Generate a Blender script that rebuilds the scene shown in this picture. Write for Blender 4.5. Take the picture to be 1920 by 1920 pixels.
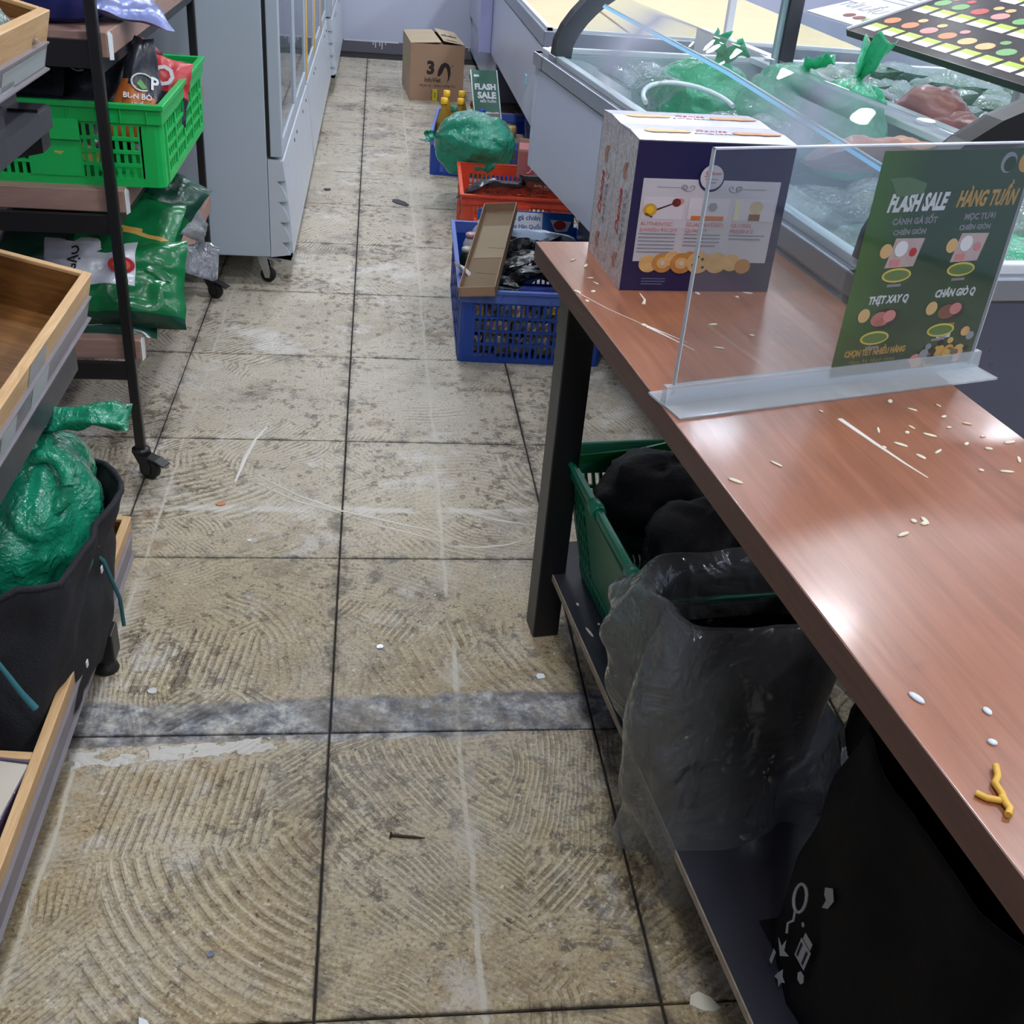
import bpy, bmesh, math, random
from mathutils import Vector, Matrix, noise
random.seed(7)
R = math.radians
scene = bpy.context.scene
for o in list(bpy.data.objects): bpy.data.objects.remove(o)
COL = scene.collection
# ---------------------------------------------------------------- camera
CAMLOC = Vector((0.0770, -1.6076, 1.5))
FW = Vector((0.12949, 0.84577, -0.51762)); RT = Vector((0.99152, -0.10447, 0.07735)); UP = Vector((0.01136, 0.52325, 0.85210))
cam = bpy.data.objects.new('camera', bpy.data.cameras.new('camera')); COL.objects.link(cam)
cam.data.sensor_width = 36; cam.data.lens = 37.79; cam.data.clip_start = .02
FW.normalize(); RT = (RT - FW*RT.dot(FW)).normalized(); UP = RT.cross(FW)
m = Matrix((RT, UP, -FW)).transposed().to_4x4(); m.translation = CAMLOC
cam.matrix_world = m
scene.camera = cam
# ---------------------------------------------------------------- world, exposure
wd = bpy.data.worlds.new('world'); scene.world = wd; wd.use_nodes = True
wd.node_tree.nodes['Background'].inputs[0].default_value = (.80, .88, 1, 1)
wd.node_tree.nodes['Background'].inputs[1].default_value = .35
vs = scene.view_settings
vs.view_transform = 'Standard'; vs.look = 'None'; vs.gamma = 1; vs.use_curve_mapping = False
vs.exposure = 0.16
cy = scene.cycles; cy.max_bounces = 6; cy.diffuse_bounces = 3; cy.glossy_bounces = 3; cy.transmission_bounces = 5; cy.transparent_max_bounces = 16; cy.caustics_reflective = False; cy.caustics_refractive = False; cy.adaptive_threshold = .08
LAMP = 80.0      # emission of the round ceiling downlights
# ---------------------------------------------------------------- helpers
def lin(c):
    r = []
    for x in c[:3]:
        x /= 255.0
        r.append(x/12.92 if x <= .04045 else ((x+.055)/1.055)**2.4)
    return tuple(r)+(1.0,)

class NT:
    "small shader-graph writer"
    def __init__(s, name):
        s.m = bpy.data.materials.new(name); s.m.use_nodes = True; s.t = s.m.node_tree
        s.t.nodes.clear(); s.out = s.t.nodes.new('ShaderNodeOutputMaterial')
    def n(s, typ, **kw):
        nd = s.t.nodes.new('ShaderNode'+typ)
        for k, v in kw.items(): setattr(nd, k, v)
        return nd
    def put(s, sock, v):
        if v is None: return
        if isinstance(v, bpy.types.NodeSocket): s.t.links.new(v, sock)
        elif isinstance(v, bpy.types.Node): s.t.links.new(v.outputs[0], sock)
        else:
            try: sock.default_value = v
            except Exception: sock.default_value = tuple(v)[:3]
    def ma(s, op, a, b=None, c=None, clamp=False):
        nd = s.n('Math', operation=op, use_clamp=clamp)
        s.put(nd.inputs[0], a); s.put(nd.inputs[1], b); s.put(nd.inputs[2], c); return nd.outputs[0]
    def vm(s, op, a, b=None, sc=None):
        nd = s.n('VectorMath', operation=op); s.put(nd.inputs[0], a); s.put(nd.inputs[1], b)
        if sc is not None: s.put(nd.inputs['Scale'], sc)
        return nd.outputs['Value'] if op in ('LENGTH', 'DISTANCE', 'DOT_PRODUCT') else nd.outputs[0]
    def mix(s, f, a, b, mode='MIX'):
        nd = s.n('Mix', data_type='RGBA', blend_type=mode); s.put(nd.inputs[0], f); s.put(nd.inputs[6], a); s.put(nd.inputs[7], b); return nd.outputs[2]
    def noise(s, vec, sc, det=3, rough=.55, dist=0, col=False):
        nd = s.n('TexNoise'); s.put(nd.inputs['Vector'], vec); nd.inputs['Scale'].default_value = sc
        nd.inputs['Detail'].default_value = det; nd.inputs['Roughness'].default_value = rough; nd.inputs['Distortion'].default_value = dist
        return nd.outputs['Color'] if col else nd.outputs[0]
    def step(s, v, a, b):
        nd = s.n('MapRange', interpolation_type='SMOOTHSTEP'); s.put(nd.inputs[0], v)
        nd.inputs[1].default_value = a; nd.inputs[2].default_value = b; return nd.outputs[0]
    def ramp(s, f, stops):
        nd = s.n('ValToRGB'); s.put(nd.inputs[0], f); e = nd.color_ramp.elements
        while len(e) < len(stops): e.new(.5)
        for i, (p, c) in enumerate(stops): e[i].position = p; e[i].color = lin(c)
        return nd.outputs[0]
    def pos(s): return s.n('NewGeometry').outputs['Position']
    def obj(s): return s.n('TexCoord').outputs['Object']
    def map(s, vec, sc=(1,1,1), rot=(0,0,0), loc=(0,0,0)):
        nd = s.n('Mapping'); s.put(nd.inputs[0], vec); nd.inputs[1].default_value = loc; nd.inputs[2].default_value = rot; nd.inputs[3].default_value = sc; return nd.outputs[0]
    def bump(s, h, strength=.3, dist=.01):
        nd = s.n('Bump'); s.put(nd.inputs['Height'], h); nd.inputs['Strength'].default_value = strength; nd.inputs['Distance'].default_value = dist; return nd.outputs[0]
    def bsdf(s, col, rough=.5, metal=0, normal=None, **kw):
        nd = s.n('BsdfPrincipled'); s.put(nd.inputs['Base Color'], col); s.put(nd.inputs['Roughness'], rough); s.put(nd.inputs['Metallic'], metal)
        if normal is not None: s.put(nd.inputs['Normal'], normal)
        for k, v in kw.items(): s.put(nd.inputs[k.replace('_', ' ')], v)
        return nd
    def done(s, sh):
        s.t.links.new(sh if isinstance(sh, bpy.types.NodeSocket) else sh.outputs[0], s.out.inputs[0]); return s.m
    def sep(s, v):
        nd = s.n('SeparateXYZ'); s.put(nd.inputs[0], v); return nd.outputs

MC = {}
def mat(name, col, rough=.5, metal=0, vary=.06, nsc=6, bump=0, bsc=60, spec=.5, **kw):
    "plain surface with a little procedural variation and optional fine relief"
    if name in MC: return MC[name]
    t = NT(name); o = t.obj()
    f = t.noise(o, nsc, 4)
    c = lin(col); lo = tuple(x*(1-vary*2.2) for x in c[:3])+(1,); hi = tuple(min(1, x*(1+vary*2.2)) for x in c[:3])+(1,)
    cc = t.mix(f, lo, hi)
    nrm = t.bump(t.noise(o, bsc, 4), bump, .004) if bump else None
    rr = t.ma('ADD', rough-.06, t.ma('MULTIPLY', t.noise(o, nsc*3, 3), .12))
    MC[name] = t.done(t.bsdf(cc, rr, metal, nrm, Specular_IOR_Level=spec, **kw)); return MC[name]

def thin_ior(t, ior):
    "same index seen from both faces of a thin sheet"
    bf = t.n('NewGeometry').outputs['Backfacing']
    return t.ma('ADD', t.ma('MULTIPLY', bf, 1/ior-ior), ior)
def plastic_film(name, col, opac=.6, rough=.18, trans=.4, crumple=.5, csc=22, haze=0.0):
    "thin bag film: part see-through, part diffuse / translucent, glossy, finely crumpled"
    if name in MC: return MC[name]
    t = NT(name); o = t.obj()
    h = t.ma('ADD', t.noise(o, csc, 3, .6, 1.2), t.ma('MULTIPLY', t.noise(o, csc*3.2, 2, .5, .8), .35))
    nb = t.bump(h, crumple, .02)
    c = t.mix(t.noise(o, 7, 3), tuple(x*.8 for x in lin(col)[:3])+(1,), lin(col))
    d = t.n('BsdfDiffuse'); t.put(d.inputs[0], c); t.put(d.inputs['Normal'], nb)
    tr = t.n('BsdfTranslucent'); t.put(tr.inputs[0], c); t.put(tr.inputs['Normal'], nb)
    mx = t.n('MixShader'); mx.inputs[0].default_value = trans; t.put(mx.inputs[1], d.outputs[0]); t.put(mx.inputs[2], tr.outputs[0])
    tp = t.n('BsdfTransparent'); tp.inputs[0].default_value = tuple(.35+.65*x for x in lin(col)[:3])+(1,)
    m2 = t.n('MixShader'); m2.inputs[0].default_value = opac; t.put(m2.inputs[1], tp.outputs[0]); t.put(m2.inputs[2], mx.outputs[0])
    g = t.n('BsdfGlossy'); g.inputs['Roughness'].default_value = rough; t.put(g.inputs['Normal'], nb); g.inputs[0].default_value = (.9, .93, .95, 1)
    fr = t.n('Fresnel'); t.put(fr.inputs[0], thin_ior(t, 1.45)); t.put(fr.inputs['Normal'], nb)
    m3 = t.n('MixShader'); t.put(m3.inputs[0], t.ma('MULTIPLY', fr.outputs[0], 1.3, clamp=True)); t.put(m3.inputs[1], m2.outputs[0]); t.put(m3.inputs[2], g.outputs[0])
    MC[name] = t.done(m3); return MC[name]

def glass_mat(name, tint=(235, 245, 245), haze=.05, rough=.02, ior=1.5, smear=0.0, hz=(236, 242, 246)):
    if name in MC: return MC[name]
    t = NT(name); o = t.obj()
    tp = t.n('BsdfTransparent'); tp.inputs[0].default_value = lin(tint)
    g = t.n('BsdfGlossy'); g.inputs['Roughness'].default_value = rough
    fr = t.n('Fresnel'); t.put(fr.inputs[0], thin_ior(t, ior))
    m1 = t.n('MixShader'); t.put(m1.inputs[0], fr.outputs[0]); t.put(m1.inputs[1], tp.outputs[0]); t.put(m1.inputs[2], g.outputs[0])
    d = t.n('BsdfDiffuse'); d.inputs[0].default_value = lin(hz)
    f = t.ma('ADD', haze, t.ma('MULTIPLY', t.step(t.noise(o, 3, 5, .7), .5, .8), smear))
    m2 = t.n('MixShader'); t.put(m2.inputs[0], f); t.put(m2.inputs[1], m1.outputs[0]); t.put(m2.inputs[2], d.outputs[0])
    MC[name] = t.done(m2); return MC[name]

def emit(name, col, st):
    t = NT(name); e = t.n('Emission'); e.inputs[0].default_value = lin(col); e.inputs[1].default_value = st; return t.done(e)

class MB:
    "mesh builder"
    def __init__(s): s.v = []; s.f = []; s.mi = []; s.sm = []
    def add(s, v, f, m=0, smooth=False, M=None):
        b = len(s.v)
        s.v += [tuple(M @ Vector(p)) if M else tuple(p) for p in v]
        for q in f: s.f.append([b+i for i in q]); s.mi.append(m); s.sm.append(smooth)
        return s
    def bx(s, x0, x1, y0, y1, z0, z1, m=0, M=None):
        v = [(x, y, z) for z in (z0, z1) for y in (y0, y1) for x in (x0, x1)]
        return s.add(v, [(0,2,3,1), (4,5,7,6), (0,1,5,4), (2,6,7,3), (0,4,6,2), (1,3,7,5)], m, False, M)
    def prism(s, poly, a, b, ax='y', m=0, M=None, smooth=False):
        k = len(poly)
        def P(u, w, t): return {'y': (u, t, w), 'x': (t, u, w), 'z': (u, w, t)}[ax]
        v = [P(u, w, a) for u, w in poly]+[P(u, w, b) for u, w in poly]
        f = [[i, (i+1) % k, k+(i+1) % k, k+i] for i in range(k)]
        b0 = len(s.v); s.add(v, f, m, smooth, M); s.add(v, [list(range(k))[::-1], list(range(k, 2*k))], m, False, M); return s
    def tube(s, pts, r, n=8, m=0, cap=True, M=None, smooth=True):
        pts = [Vector(p) for p in pts]; k = len(pts); V = []; F = []
        rr = r if hasattr(r, '__len__') else [r]*k
        ref = None
        for i, p in enumerate(pts):
            d = (pts[min(i+1, k-1)]-pts[max(i-1, 0)]).normalized()
            if ref is None: ref = d.orthogonal().normalized()
            ref = (ref-d*ref.dot(d))
            if ref.length < 1e-5: ref = d.orthogonal()
            ref.normalize(); q = d.cross(ref)
            for j in range(n):
                a = 2*math.pi*j/n; V.append(p+(ref*math.cos(a)+q*math.sin(a))*rr[i])
        for i in range(k-1):
            for j in range(n): F.append((i*n+j, i*n+(j+1) % n, (i+1)*n+(j+1) % n, (i+1)*n+j))
        s.add(V, F, m, smooth, M)
        if cap: s.add(V, [list(range(n))[::-1], [(k-1)*n+j for j in range(n)]], m, False, M)
        return s
    def lathe(s, prof, n=20, c=(0, 0, 0), m=0, M=None, smooth=True, ms=None):
        k = len(prof); V = []
        for r, z in prof:
            for j in range(n):
                a = 2*math.pi*j/n; V.append((c[0]+r*math.cos(a), c[1]+r*math.sin(a), c[2]+z))
        for i in range(k-1):
            F = [(i*n+j, i*n+(j+1) % n, (i+1)*n+(j+1) % n, (i+1)*n+j) for j in range(n)]
            s.add(V, F, ms[i] if ms else m, smooth, M) if i == 0 else s._more(V, F, ms[i] if ms else m, smooth)
        if prof[0][0] > 1e-4: s._more(V, [list(range(n))[::-1]], ms[0] if ms else m, False)
        if prof[-1][0] > 1e-4: s._more(V, [[(k-1)*n+j for j in range(n)]], ms[-1] if ms else m, False)
        return s
    def _more(s, V, F, m, smooth):
        b = len(s.v)-len(V)
        for q in F: s.f.append([b+i for i in q]); s.mi.append(m); s.sm.append(smooth)
    def grid(s, fn, nu, nv, m=0, wrap=False, smooth=True, M=None, flip=False):
        "fn(u,v) with u,v in 0..1; m int or function of (u,v)"
        V = [fn(i/nu, j/nv) for j in range(nv+1) for i in range(nu if wrap else nu+1)]
        w = nu if wrap else nu+1; b = len(s.v)
        s.v += [tuple(M @ Vector(p)) if M else tuple(p) for p in V]
        for j in range(nv):
            for i in range(nu):
                i2 = (i+1) % w
                q = [b+j*w+i, b+j*w+i2, b+(j+1)*w+i2, b+(j+1)*w+i]
                s.f.append(q[::-1] if flip else q); s.mi.append(m((i+.5)/nu, (j+.5)/nv) if callable(m) else m); s.sm.append(smooth)
        return s
    def mesh(s, name, mats):
        me = bpy.data.meshes.new(name); me.from_pydata(s.v, [], s.f)
        for mm in (mats if isinstance(mats, (list, tuple)) else [mats]): me.materials.append(mm)
        me.polygons.foreach_set('material_index', s.mi); me.polygons.foreach_set('use_smooth', s.sm); me.update(); return me
    def build(s, name, mats, parent=None, loc=(0, 0, 0), rot=(0, 0, 0), bev=0, solid=0, sub=0, weld=False):
        me = s.mesh(name, mats)
        if weld:
            bm = bmesh.new(); bm.from_mesh(me); bmesh.ops.remove_doubles(bm, verts=bm.verts, dist=1e-5); bmesh.ops.recalc_face_normals(bm, faces=bm.faces); bm.to_mesh(me); bm.free()
        o = bpy.data.objects.new(name, me); COL.objects.link(o); o.location = loc; o.rotation_euler = rot
        if parent: o.parent = parent
        if sub: md = o.modifiers.new('sub', 'SUBSURF'); md.levels = md.render_levels = sub
        if solid: md = o.modifiers.new('solid', 'SOLIDIFY'); md.thickness = solid; md.offset = 0
        if bev: md = o.modifiers.new('bev', 'BEVEL'); md.width = bev; md.segments = 2; md.limit_method = 'ANGLE'; md.angle_limit = R(40)
        return o

def tag(o, label=None, cat=None, group=None, kind=None):
    if label: o['label'] = label
    if cat: o['category'] = cat
    if group: o['group'] = group
    if kind: o['kind'] = kind
    return o
def thing(name, label, cat, loc=(0, 0, 0), rz=0, group=None, rot=None):
    o = bpy.data.objects.new(name, None); COL.objects.link(o); o.location = loc; o.rotation_euler = rot or (0, 0, rz); o.empty_display_size = .05
    return tag(o, label, cat, group)
def copy_tree(o, parent=None):
    c = o.copy(); COL.objects.link(c)
    if parent: c.parent = parent
    for ch in list(o.children): copy_tree(ch, c)
    return c
DA = R(6.854); DO = Vector((.398, .496, 0))
def W(x, y, z): return DO+Vector((math.cos(DA)*x-math.sin(DA)*y, math.sin(DA)*x+math.cos(DA)*y, z))
def frame(o, x, y, n=None):
    "matrix with origin o, local x along x, local y along y"
    x = Vector(x).normalized(); y = Vector(y); y = (y-x*y.dot(x)).normalized(); z = x.cross(y)
    mm = Matrix((x, y, z)).transposed().to_4x4(); mm.translation = Vector(o); return mm
def text(s, size, material, parent, M, align='CENTER', name='lettering', shear=0, bold=0, width=1.0, ex=.0003):
    cu = bpy.data.curves.new(name, 'FONT'); cu.body = s; cu.size = size; cu.align_x = align; cu.align_y = 'CENTER'; cu.resolution_u = 2
    cu.extrude = ex; cu.shear = shear; cu.offset = bold*size
    tmp = bpy.data.objects.new('tmp', cu)
    me = bpy.data.meshes.new_from_object(tmp); bpy.data.objects.remove(tmp); bpy.data.curves.remove(cu)
    me.transform(Matrix.Diagonal((width, 1, 1, 1))); me.transform(M); me.materials.clear(); me.materials.append(material)
    o = bpy.data.objects.new(name, me); COL.objects.link(o); o.parent = parent; return o
def patch(name, pts, material, parent, M, th=.0004):
    "flat printed patch: polygon in the plane of M, a hair thick"
    b = MB(); b.prism(pts, 0, th, 'z', 0, M); return b.build(name, material, parent)
def disc(r, n=24, c=(0, 0), sx=1, sy=1): return [(c[0]+r*sx*math.cos(2*math.pi*i/n), c[1]+r*sy*math.sin(2*math.pi*i/n)) for i in range(n)]
def rect(x0, x1, y0, y1): return [(x0, y0), (x1, y0), (x1, y1), (x0, y1)]
def crump(q, seed, n=10, f0=.8, f1=3.4):
    "crumpled-film relief: straight creases in many directions, about -.5 .. .5"
    rg = random.Random(seed); s = 0; wsum = 0
    for i in range(n):
        f = f0+(f1-f0)*i/(n-1); d = Vector((rg.gauss(0, 1), rg.gauss(0, 1), rg.gauss(0, 1))).normalized(); a = 1/f
        x = d.dot(q)*f+rg.random()+.35*noise.noise(q*1.1+Vector((i*3.1, seed, 0))); s += a*abs((x % 1)-.5)*2; wsum += a
    return s/wsum-.5
def nz(x, y=0, z=0): return noise.noise(Vector((x, y, z)))
# ---------------------------------------------------------------- materials
def floor_mat():
    t = NT('scraped_adhesive_floor'); P = t.pos()
    S = t.sep(P); X, Y = S[0], S[1]
    wob = t.vm('SCALE', t.vm('SUBTRACT', t.noise(P, 2.6, 2, col=True), (.5, .5, .5)), None, .12)
    Pd = t.vm('ADD', P, wob)
    def comb(vsc, spmin, spvar, seed, far=1.9):
        v = t.n('TexVoronoi', voronoi_dimensions='2D'); t.put(v.inputs['Vector'], t.vm('ADD', Pd, (seed, seed*1.7, 0))); v.inputs['Scale'].default_value = vsc
        c = t.vm('SUBTRACT', v.outputs['Color'], (.5, .5, .5))
        ctr = t.vm('ADD', t.vm('SUBTRACT', v.outputs['Position'], (seed, seed*1.7, 0)), t.vm('SCALE', c, None, far))
        sx = t.sep(t.vm('SUBTRACT', Pd, ctr)); d = t.ma('SQRT', t.ma('ADD', t.ma('MULTIPLY', sx[0], sx[0]), t.ma('MULTIPLY', sx[1], sx[1])))
        sp = t.ma('ADD', spmin, t.ma('MULTIPLY', t.sep(v.outputs['Color'])[2], spvar))
        ph = t.ma('ADD', t.ma('DIVIDE', t.ma('MULTIPLY', d, 6.2832), sp), t.ma('MULTIPLY', t.noise(P, 9, 3, .6), 3.4))
        return t.ma('SINE', ph), t.sep(v.outputs['Color'])[1]
    (r1, k1), (r2, k2) = comb(2.3, .011, .013, 0.0), comb(3.4, .010, .008, 7.3, 2.6)
    which = t.step(t.noise(P, 1.7, 2), .46, .50)
    ridge = t.ma('ADD', t.ma('MULTIPLY', r1, t.ma('SUBTRACT', 1, which)), t.ma('MULTIPLY', r2, which))
    cell = t.ma('ADD', t.ma('MULTIPLY', k1, t.ma('SUBTRACT', 1, which)), t.ma('MULTIPLY', k2, which))
    # three strokes of the trowel that read clearly in the foreground
    def boxm(x0, x1, y0, y1, wv=.05, sf=.02):
        n_ = t.ma('MULTIPLY', t.ma('SUBTRACT', t.noise(P, 8, 4, .7), .5), wv*2)
        xx, yy = t.ma('ADD', X, n_), t.ma('ADD', Y, n_)
        mx = t.ma('MULTIPLY', t.step(xx, x0-sf, x0+sf), t.ma('SUBTRACT', 1, t.step(xx, x1-sf, x1+sf)))
        return t.ma('MULTIPLY', mx, t.ma('MULTIPLY', t.step(yy, y0-sf, y0+sf), t.ma('SUBTRACT', 1, t.step(yy, y1-sf, y1+sf))))
    wig = t.ma('MULTIPLY', t.noise(P, 11, 3), 1.6)
    stripe = t.ma('SINE', t.ma('ADD', t.ma('MULTIPLY', t.ma('ADD', X, t.ma('MULTIPLY', Y, -.12)), 6.2832/.0165), wig))
    ax_, ay_ = t.ma('SUBTRACT', X, .15), t.ma('ADD', Y, .15)
    arc = t.ma('SINE', t.ma('ADD', t.ma('MULTIPLY', t.ma('SQRT', t.ma('ADD', t.ma('MULTIPLY', ax_, ax_), t.ma('MULTIPLY', ay_, ay_))), 6.2832/.0215), wig))
    mA, mB, mC = boxm(-.41, -.10, -.28, -.07), boxm(-.36, -.006, -.64, -.27), boxm(-.43, -.16, .13, .33)
    def lerp(a, b_, f): return t.ma('ADD', a, t.ma('MULTIPLY', t.ma('SUBTRACT', b_, a), f))
    ridge = lerp(lerp(lerp(ridge, arc, mB), stripe, mA), stripe, mC); mm_ = t.ma('ADD', t.ma('ADD', mA, mB), mC, clamp=True)
    brk = t.step(t.noise(P, 19, 4, .7), .33, .62)
    area = t.ma('MULTIPLY', t.step(t.noise(P, 3.1, 4, .65), .34, .58), t.ma('ADD', .35, t.ma('MULTIPLY', cell, .8)))
    area = lerp(area, .95, mm_)
    gw = t.ma('MULTIPLY', t.ma('SUBTRACT', t.noise(P, 13, 3), .5), 1.6)
    prof = t.step(t.ma('ADD', ridge, gw), -.1, .85)
    groove = t.ma('MULTIPLY', t.ma('MULTIPLY', prof, brk), area)
    crest = t.ma('MULTIPLY', t.step(t.ma('SUBTRACT', 0, ridge), .5, .95), t.ma('MULTIPLY', area, t.step(t.noise(P, 8, 4, .7), .40, .62)))
    big = t.noise(P, 1.5, 4, .68)
    base = t.ramp(big, [(.28, (136, 112, 72)), (.42, (166, 145, 106)), (.55, (179, 162, 126)), (.7, (188, 178, 154))])
    base = t.mix(t.ma('MULTIPLY', t.step(t.noise(P, 16, 4, .75), .40, .66), .55), base, lin((126, 106, 76)))
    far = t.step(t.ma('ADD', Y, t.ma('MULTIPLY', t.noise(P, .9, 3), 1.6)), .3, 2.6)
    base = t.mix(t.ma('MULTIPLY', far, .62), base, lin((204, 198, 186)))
    gcol = t.mix(t.noise(P, 5, 3), lin((88, 60, 26)), lin((112, 94, 62)))
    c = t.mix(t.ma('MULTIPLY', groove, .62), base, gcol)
    c = t.mix(t.ma('MULTIPLY', crest, .6), c, lin((214, 204, 182)))
    # blotches, pits and specks
    bl = t.step(t.noise(t.vm('ADD', P, (5, 2, 0)), 5.2, 4, .74), .54, .70); c = t.mix(t.ma('MULTIPLY', bl, .42), c, lin((96, 78, 48)))
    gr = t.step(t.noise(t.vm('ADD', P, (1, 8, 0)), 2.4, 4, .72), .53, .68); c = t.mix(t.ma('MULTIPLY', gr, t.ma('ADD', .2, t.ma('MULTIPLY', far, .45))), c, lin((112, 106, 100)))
    sp = t.step(t.noise(P, 62, 3, .6), .62, .70); c = t.mix(t.ma('MULTIPLY', sp, .8), c, lin((52, 42, 32)))
    sp2 = t.step(t.ma('MULTIPLY', t.noise(P, 27, 4, .75), t.ma('ADD', t.noise(P, 2.6, 3), .48)), .53, .64); c = t.mix(t.ma('MULTIPLY', sp2, .75), c, lin((66, 54, 40)))
    vd = t.n('TexVoronoi', voronoi_dimensions='2D'); t.put(vd.inputs['Vector'], t.map(t.vm('ADD', P, wob), (1, .62, 1))); vd.inputs['Scale'].default_value = 21
    dots = t.ma('MULTIPLY', t.ma('SUBTRACT', 1, t.step(vd.outputs['Distance'], .12, .24)), t.ma('MULTIPLY', t.step(t.sep(vd.outputs['Color'])[0], .55, .6), t.step(t.noise(P, 3.3, 3), .47, .56)))
    c = t.mix(t.ma('MULTIPLY', dots, .65), c, lin((98, 74, 44)))
    br = t.step(t.noise(t.vm('ADD', P, (3, 9, 0)), 3.4, 4, .7), .61, .70); c = t.mix(t.ma('MULTIPLY', br, .55), c, lin((108, 78, 44)))
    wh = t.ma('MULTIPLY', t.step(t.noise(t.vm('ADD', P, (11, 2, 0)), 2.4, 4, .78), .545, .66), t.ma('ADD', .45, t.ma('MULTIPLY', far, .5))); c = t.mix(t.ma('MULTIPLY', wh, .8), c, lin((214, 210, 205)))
    w2 = t.step(t.noise(t.vm('ADD', P, (4, 13, 0)), 38, 4, .7), .63, .70); c = t.mix(t.ma('MULTIPLY', w2, .75), c, lin((218, 212, 200)))
    fl_ = t.step(t.noise(t.vm('ADD', P, (7, 4, 0)), 1.9, 4, .75), .44, .66); c = t.mix(t.ma('MULTIPLY', fl_, .34), c, lin((196, 190, 178)))
    gt = t.noise(P, 150, 2, .6); c = t.mix(t.ma('MULTIPLY', t.step(gt, .52, .68), .5), c, lin((92, 80, 60))); c = t.mix(t.ma('MULTIPLY', t.ma('SUBTRACT', 1, t.step(gt, .32, .44)), .4), c, lin((206, 198, 180)))
    # light mortar lines left by the old tiles
    for xl, w_ in ((.258, .007), (-.462, .006)):
        dx = t.ma('ABSOLUTE', t.ma('ADD', t.ma('SUBTRACT', X, xl), t.ma('MULTIPLY', t.ma('SUBTRACT', t.noise(P, 5, 3), .5), .03)))
        ln = t.ma('MULTIPLY', t.ma('SUBTRACT', 1, t.step(dx, w_*.3, w_)), t.step(t.noise(P, 4, 3), .36, .5))
        c = t.mix(t.ma('MULTIPLY', ln, .8), c, lin((198, 190, 172)))
        hz = t.ma('MULTIPLY', t.ma('SUBTRACT', 1, t.step(dx, .005, .05)), t.step(t.noise(P, 9, 4, .75), .46, .62)); c = t.mix(t.ma('MULTIPLY', hz, .5), c, lin((190, 184, 172)))
    dy = t.ma('ABSOLUTE', t.ma('ADD', t.ma('SUBTRACT', Y, .845), t.ma('MULTIPLY', t.ma('SUBTRACT', t.noise(P, 6, 4, .7), .5), .07)))
    ln = t.ma('MULTIPLY', t.ma('SUBTRACT', 1, t.step(dy, .006, .022)), t.step(t.noise(P, 7, 4), .40, .52)); c = t.mix(t.ma('MULTIPLY', ln, .85), c, lin((204, 198, 188)))
    # dirt beside the joints
    def jd(v, p, off=0):
        q = t.ma('FRACT', t.ma('ADD', t.ma('DIVIDE', v, p), 100.5+off)); return t.ma('MULTIPLY', t.ma('ABSOLUTE', t.ma('SUBTRACT', q, .5)), p)
    je = t.ma('MINIMUM', t.ma('MULTIPLY', jd(X, .5334), .6), jd(Y, .6171))
    dirt = t.ma('SUBTRACT', 1, t.step(t.ma('ADD', je, t.ma('MULTIPLY', t.ma('SUBTRACT', t.noise(P, 11, 4, .75), .44), .10)), .0, .020))
    c = t.mix(t.ma('MULTIPLY', dirt, .66), c, lin((58, 53, 48)))
    # grey cement band with broken white filler along its edge
    yb = t.ma('ADD', t.ma('SUBTRACT', Y, t.ma('MULTIPLY', X, .03)), t.ma('MULTIPLY', t.ma('SUBTRACT', t.noise(P, 6, 4, .75), .5), .07))
    xin = t.ma('SUBTRACT', 1, t.step(X, .56, .66))
    band = t.ma('MULTIPLY', t.ma('MULTIPLY', t.step(yb, -.022, -.014), t.ma('SUBTRACT', 1, t.step(yb, .092, .112))), xin)
    gray = t.ramp(t.noise(P, 11, 4, .8), [(.36, (52, 51, 54)), (.46, (92, 92, 97)), (.54, (134, 135, 138)), (.64, (190, 187, 180))])
    c = t.mix(t.ma('MULTIPLY', band, t.ma('ADD', .55, t.ma('MULTIPLY', t.step(t.noise(P, 9, 4, .7), .35, .6), .42))), c, gray)
    yw = t.ma('ADD', t.ma('SUBTRACT', Y, t.ma('MULTIPLY', X, .10)), t.ma('MULTIPLY', t.ma('SUBTRACT', t.noise(P, 12, 4, .7), .5), .05))
    fil = t.ma('MULTIPLY', t.ma('MULTIPLY', t.step(yw, -.040, -.037), t.ma('SUBTRACT', 1, t.step(yw, -.002, .001))), t.ma('SUBTRACT', 1, t.step(X, -.14, .0)))
    fil = t.ma('MULTIPLY', fil, t.step(t.noise(P, 15, 3, .6), .43, .46))
    c = t.mix(fil, c, lin((196, 192, 184)))
    h = t.ma('ADD', t.ma('ADD', t.ma('MULTIPLY', t.ma('MULTIPLY', groove, t.ma('SUBTRACT', 1, t.ma('MULTIPLY', band, .85))), -.7), t.ma('MULTIPLY', t.noise(P, 60, 4, .7), .5)), t.ma('ADD', t.ma('MULTIPLY', fil, .5), t.ma('MULTIPLY', t.ma('ADD', wh, crest), .25)))
    rough = t.ma('SUBTRACT', .60, t.ma('MULTIPLY', t.noise(P, 8, 4), .25))
    return t.done(t.bsdf(c, rough, 0, t.bump(h, .7, .005), Specular_IOR_Level=.45))

def wood_mat(name, c0, c1, sc=1.0, rough=.5, axis=(1, 1, 12), coat=0, streak=.5):
    if name in MC: return MC[name]
    t = NT(name); o = t.map(t.obj(), tuple(a*sc for a in axis))
    g = t.noise(o, 3.0, 6, .62, 1.4); g2 = t.noise(o, 14, 3, .6, .4)
    f = t.ma('ADD', t.ma('MULTIPLY', g, .75), t.ma('MULTIPLY', g2, .25))
    c = t.mix(t.step(f, .3, .7), lin(c0), lin(c1))
    MC[name] = t.done(t.bsdf(c, t.ma('ADD', rough-.08, t.ma('MULTIPLY', g2, .16)), 0, t.bump(f, .12, .002), Coat_Weight=coat, Coat_Roughness=.15)); return MC[name]

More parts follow.
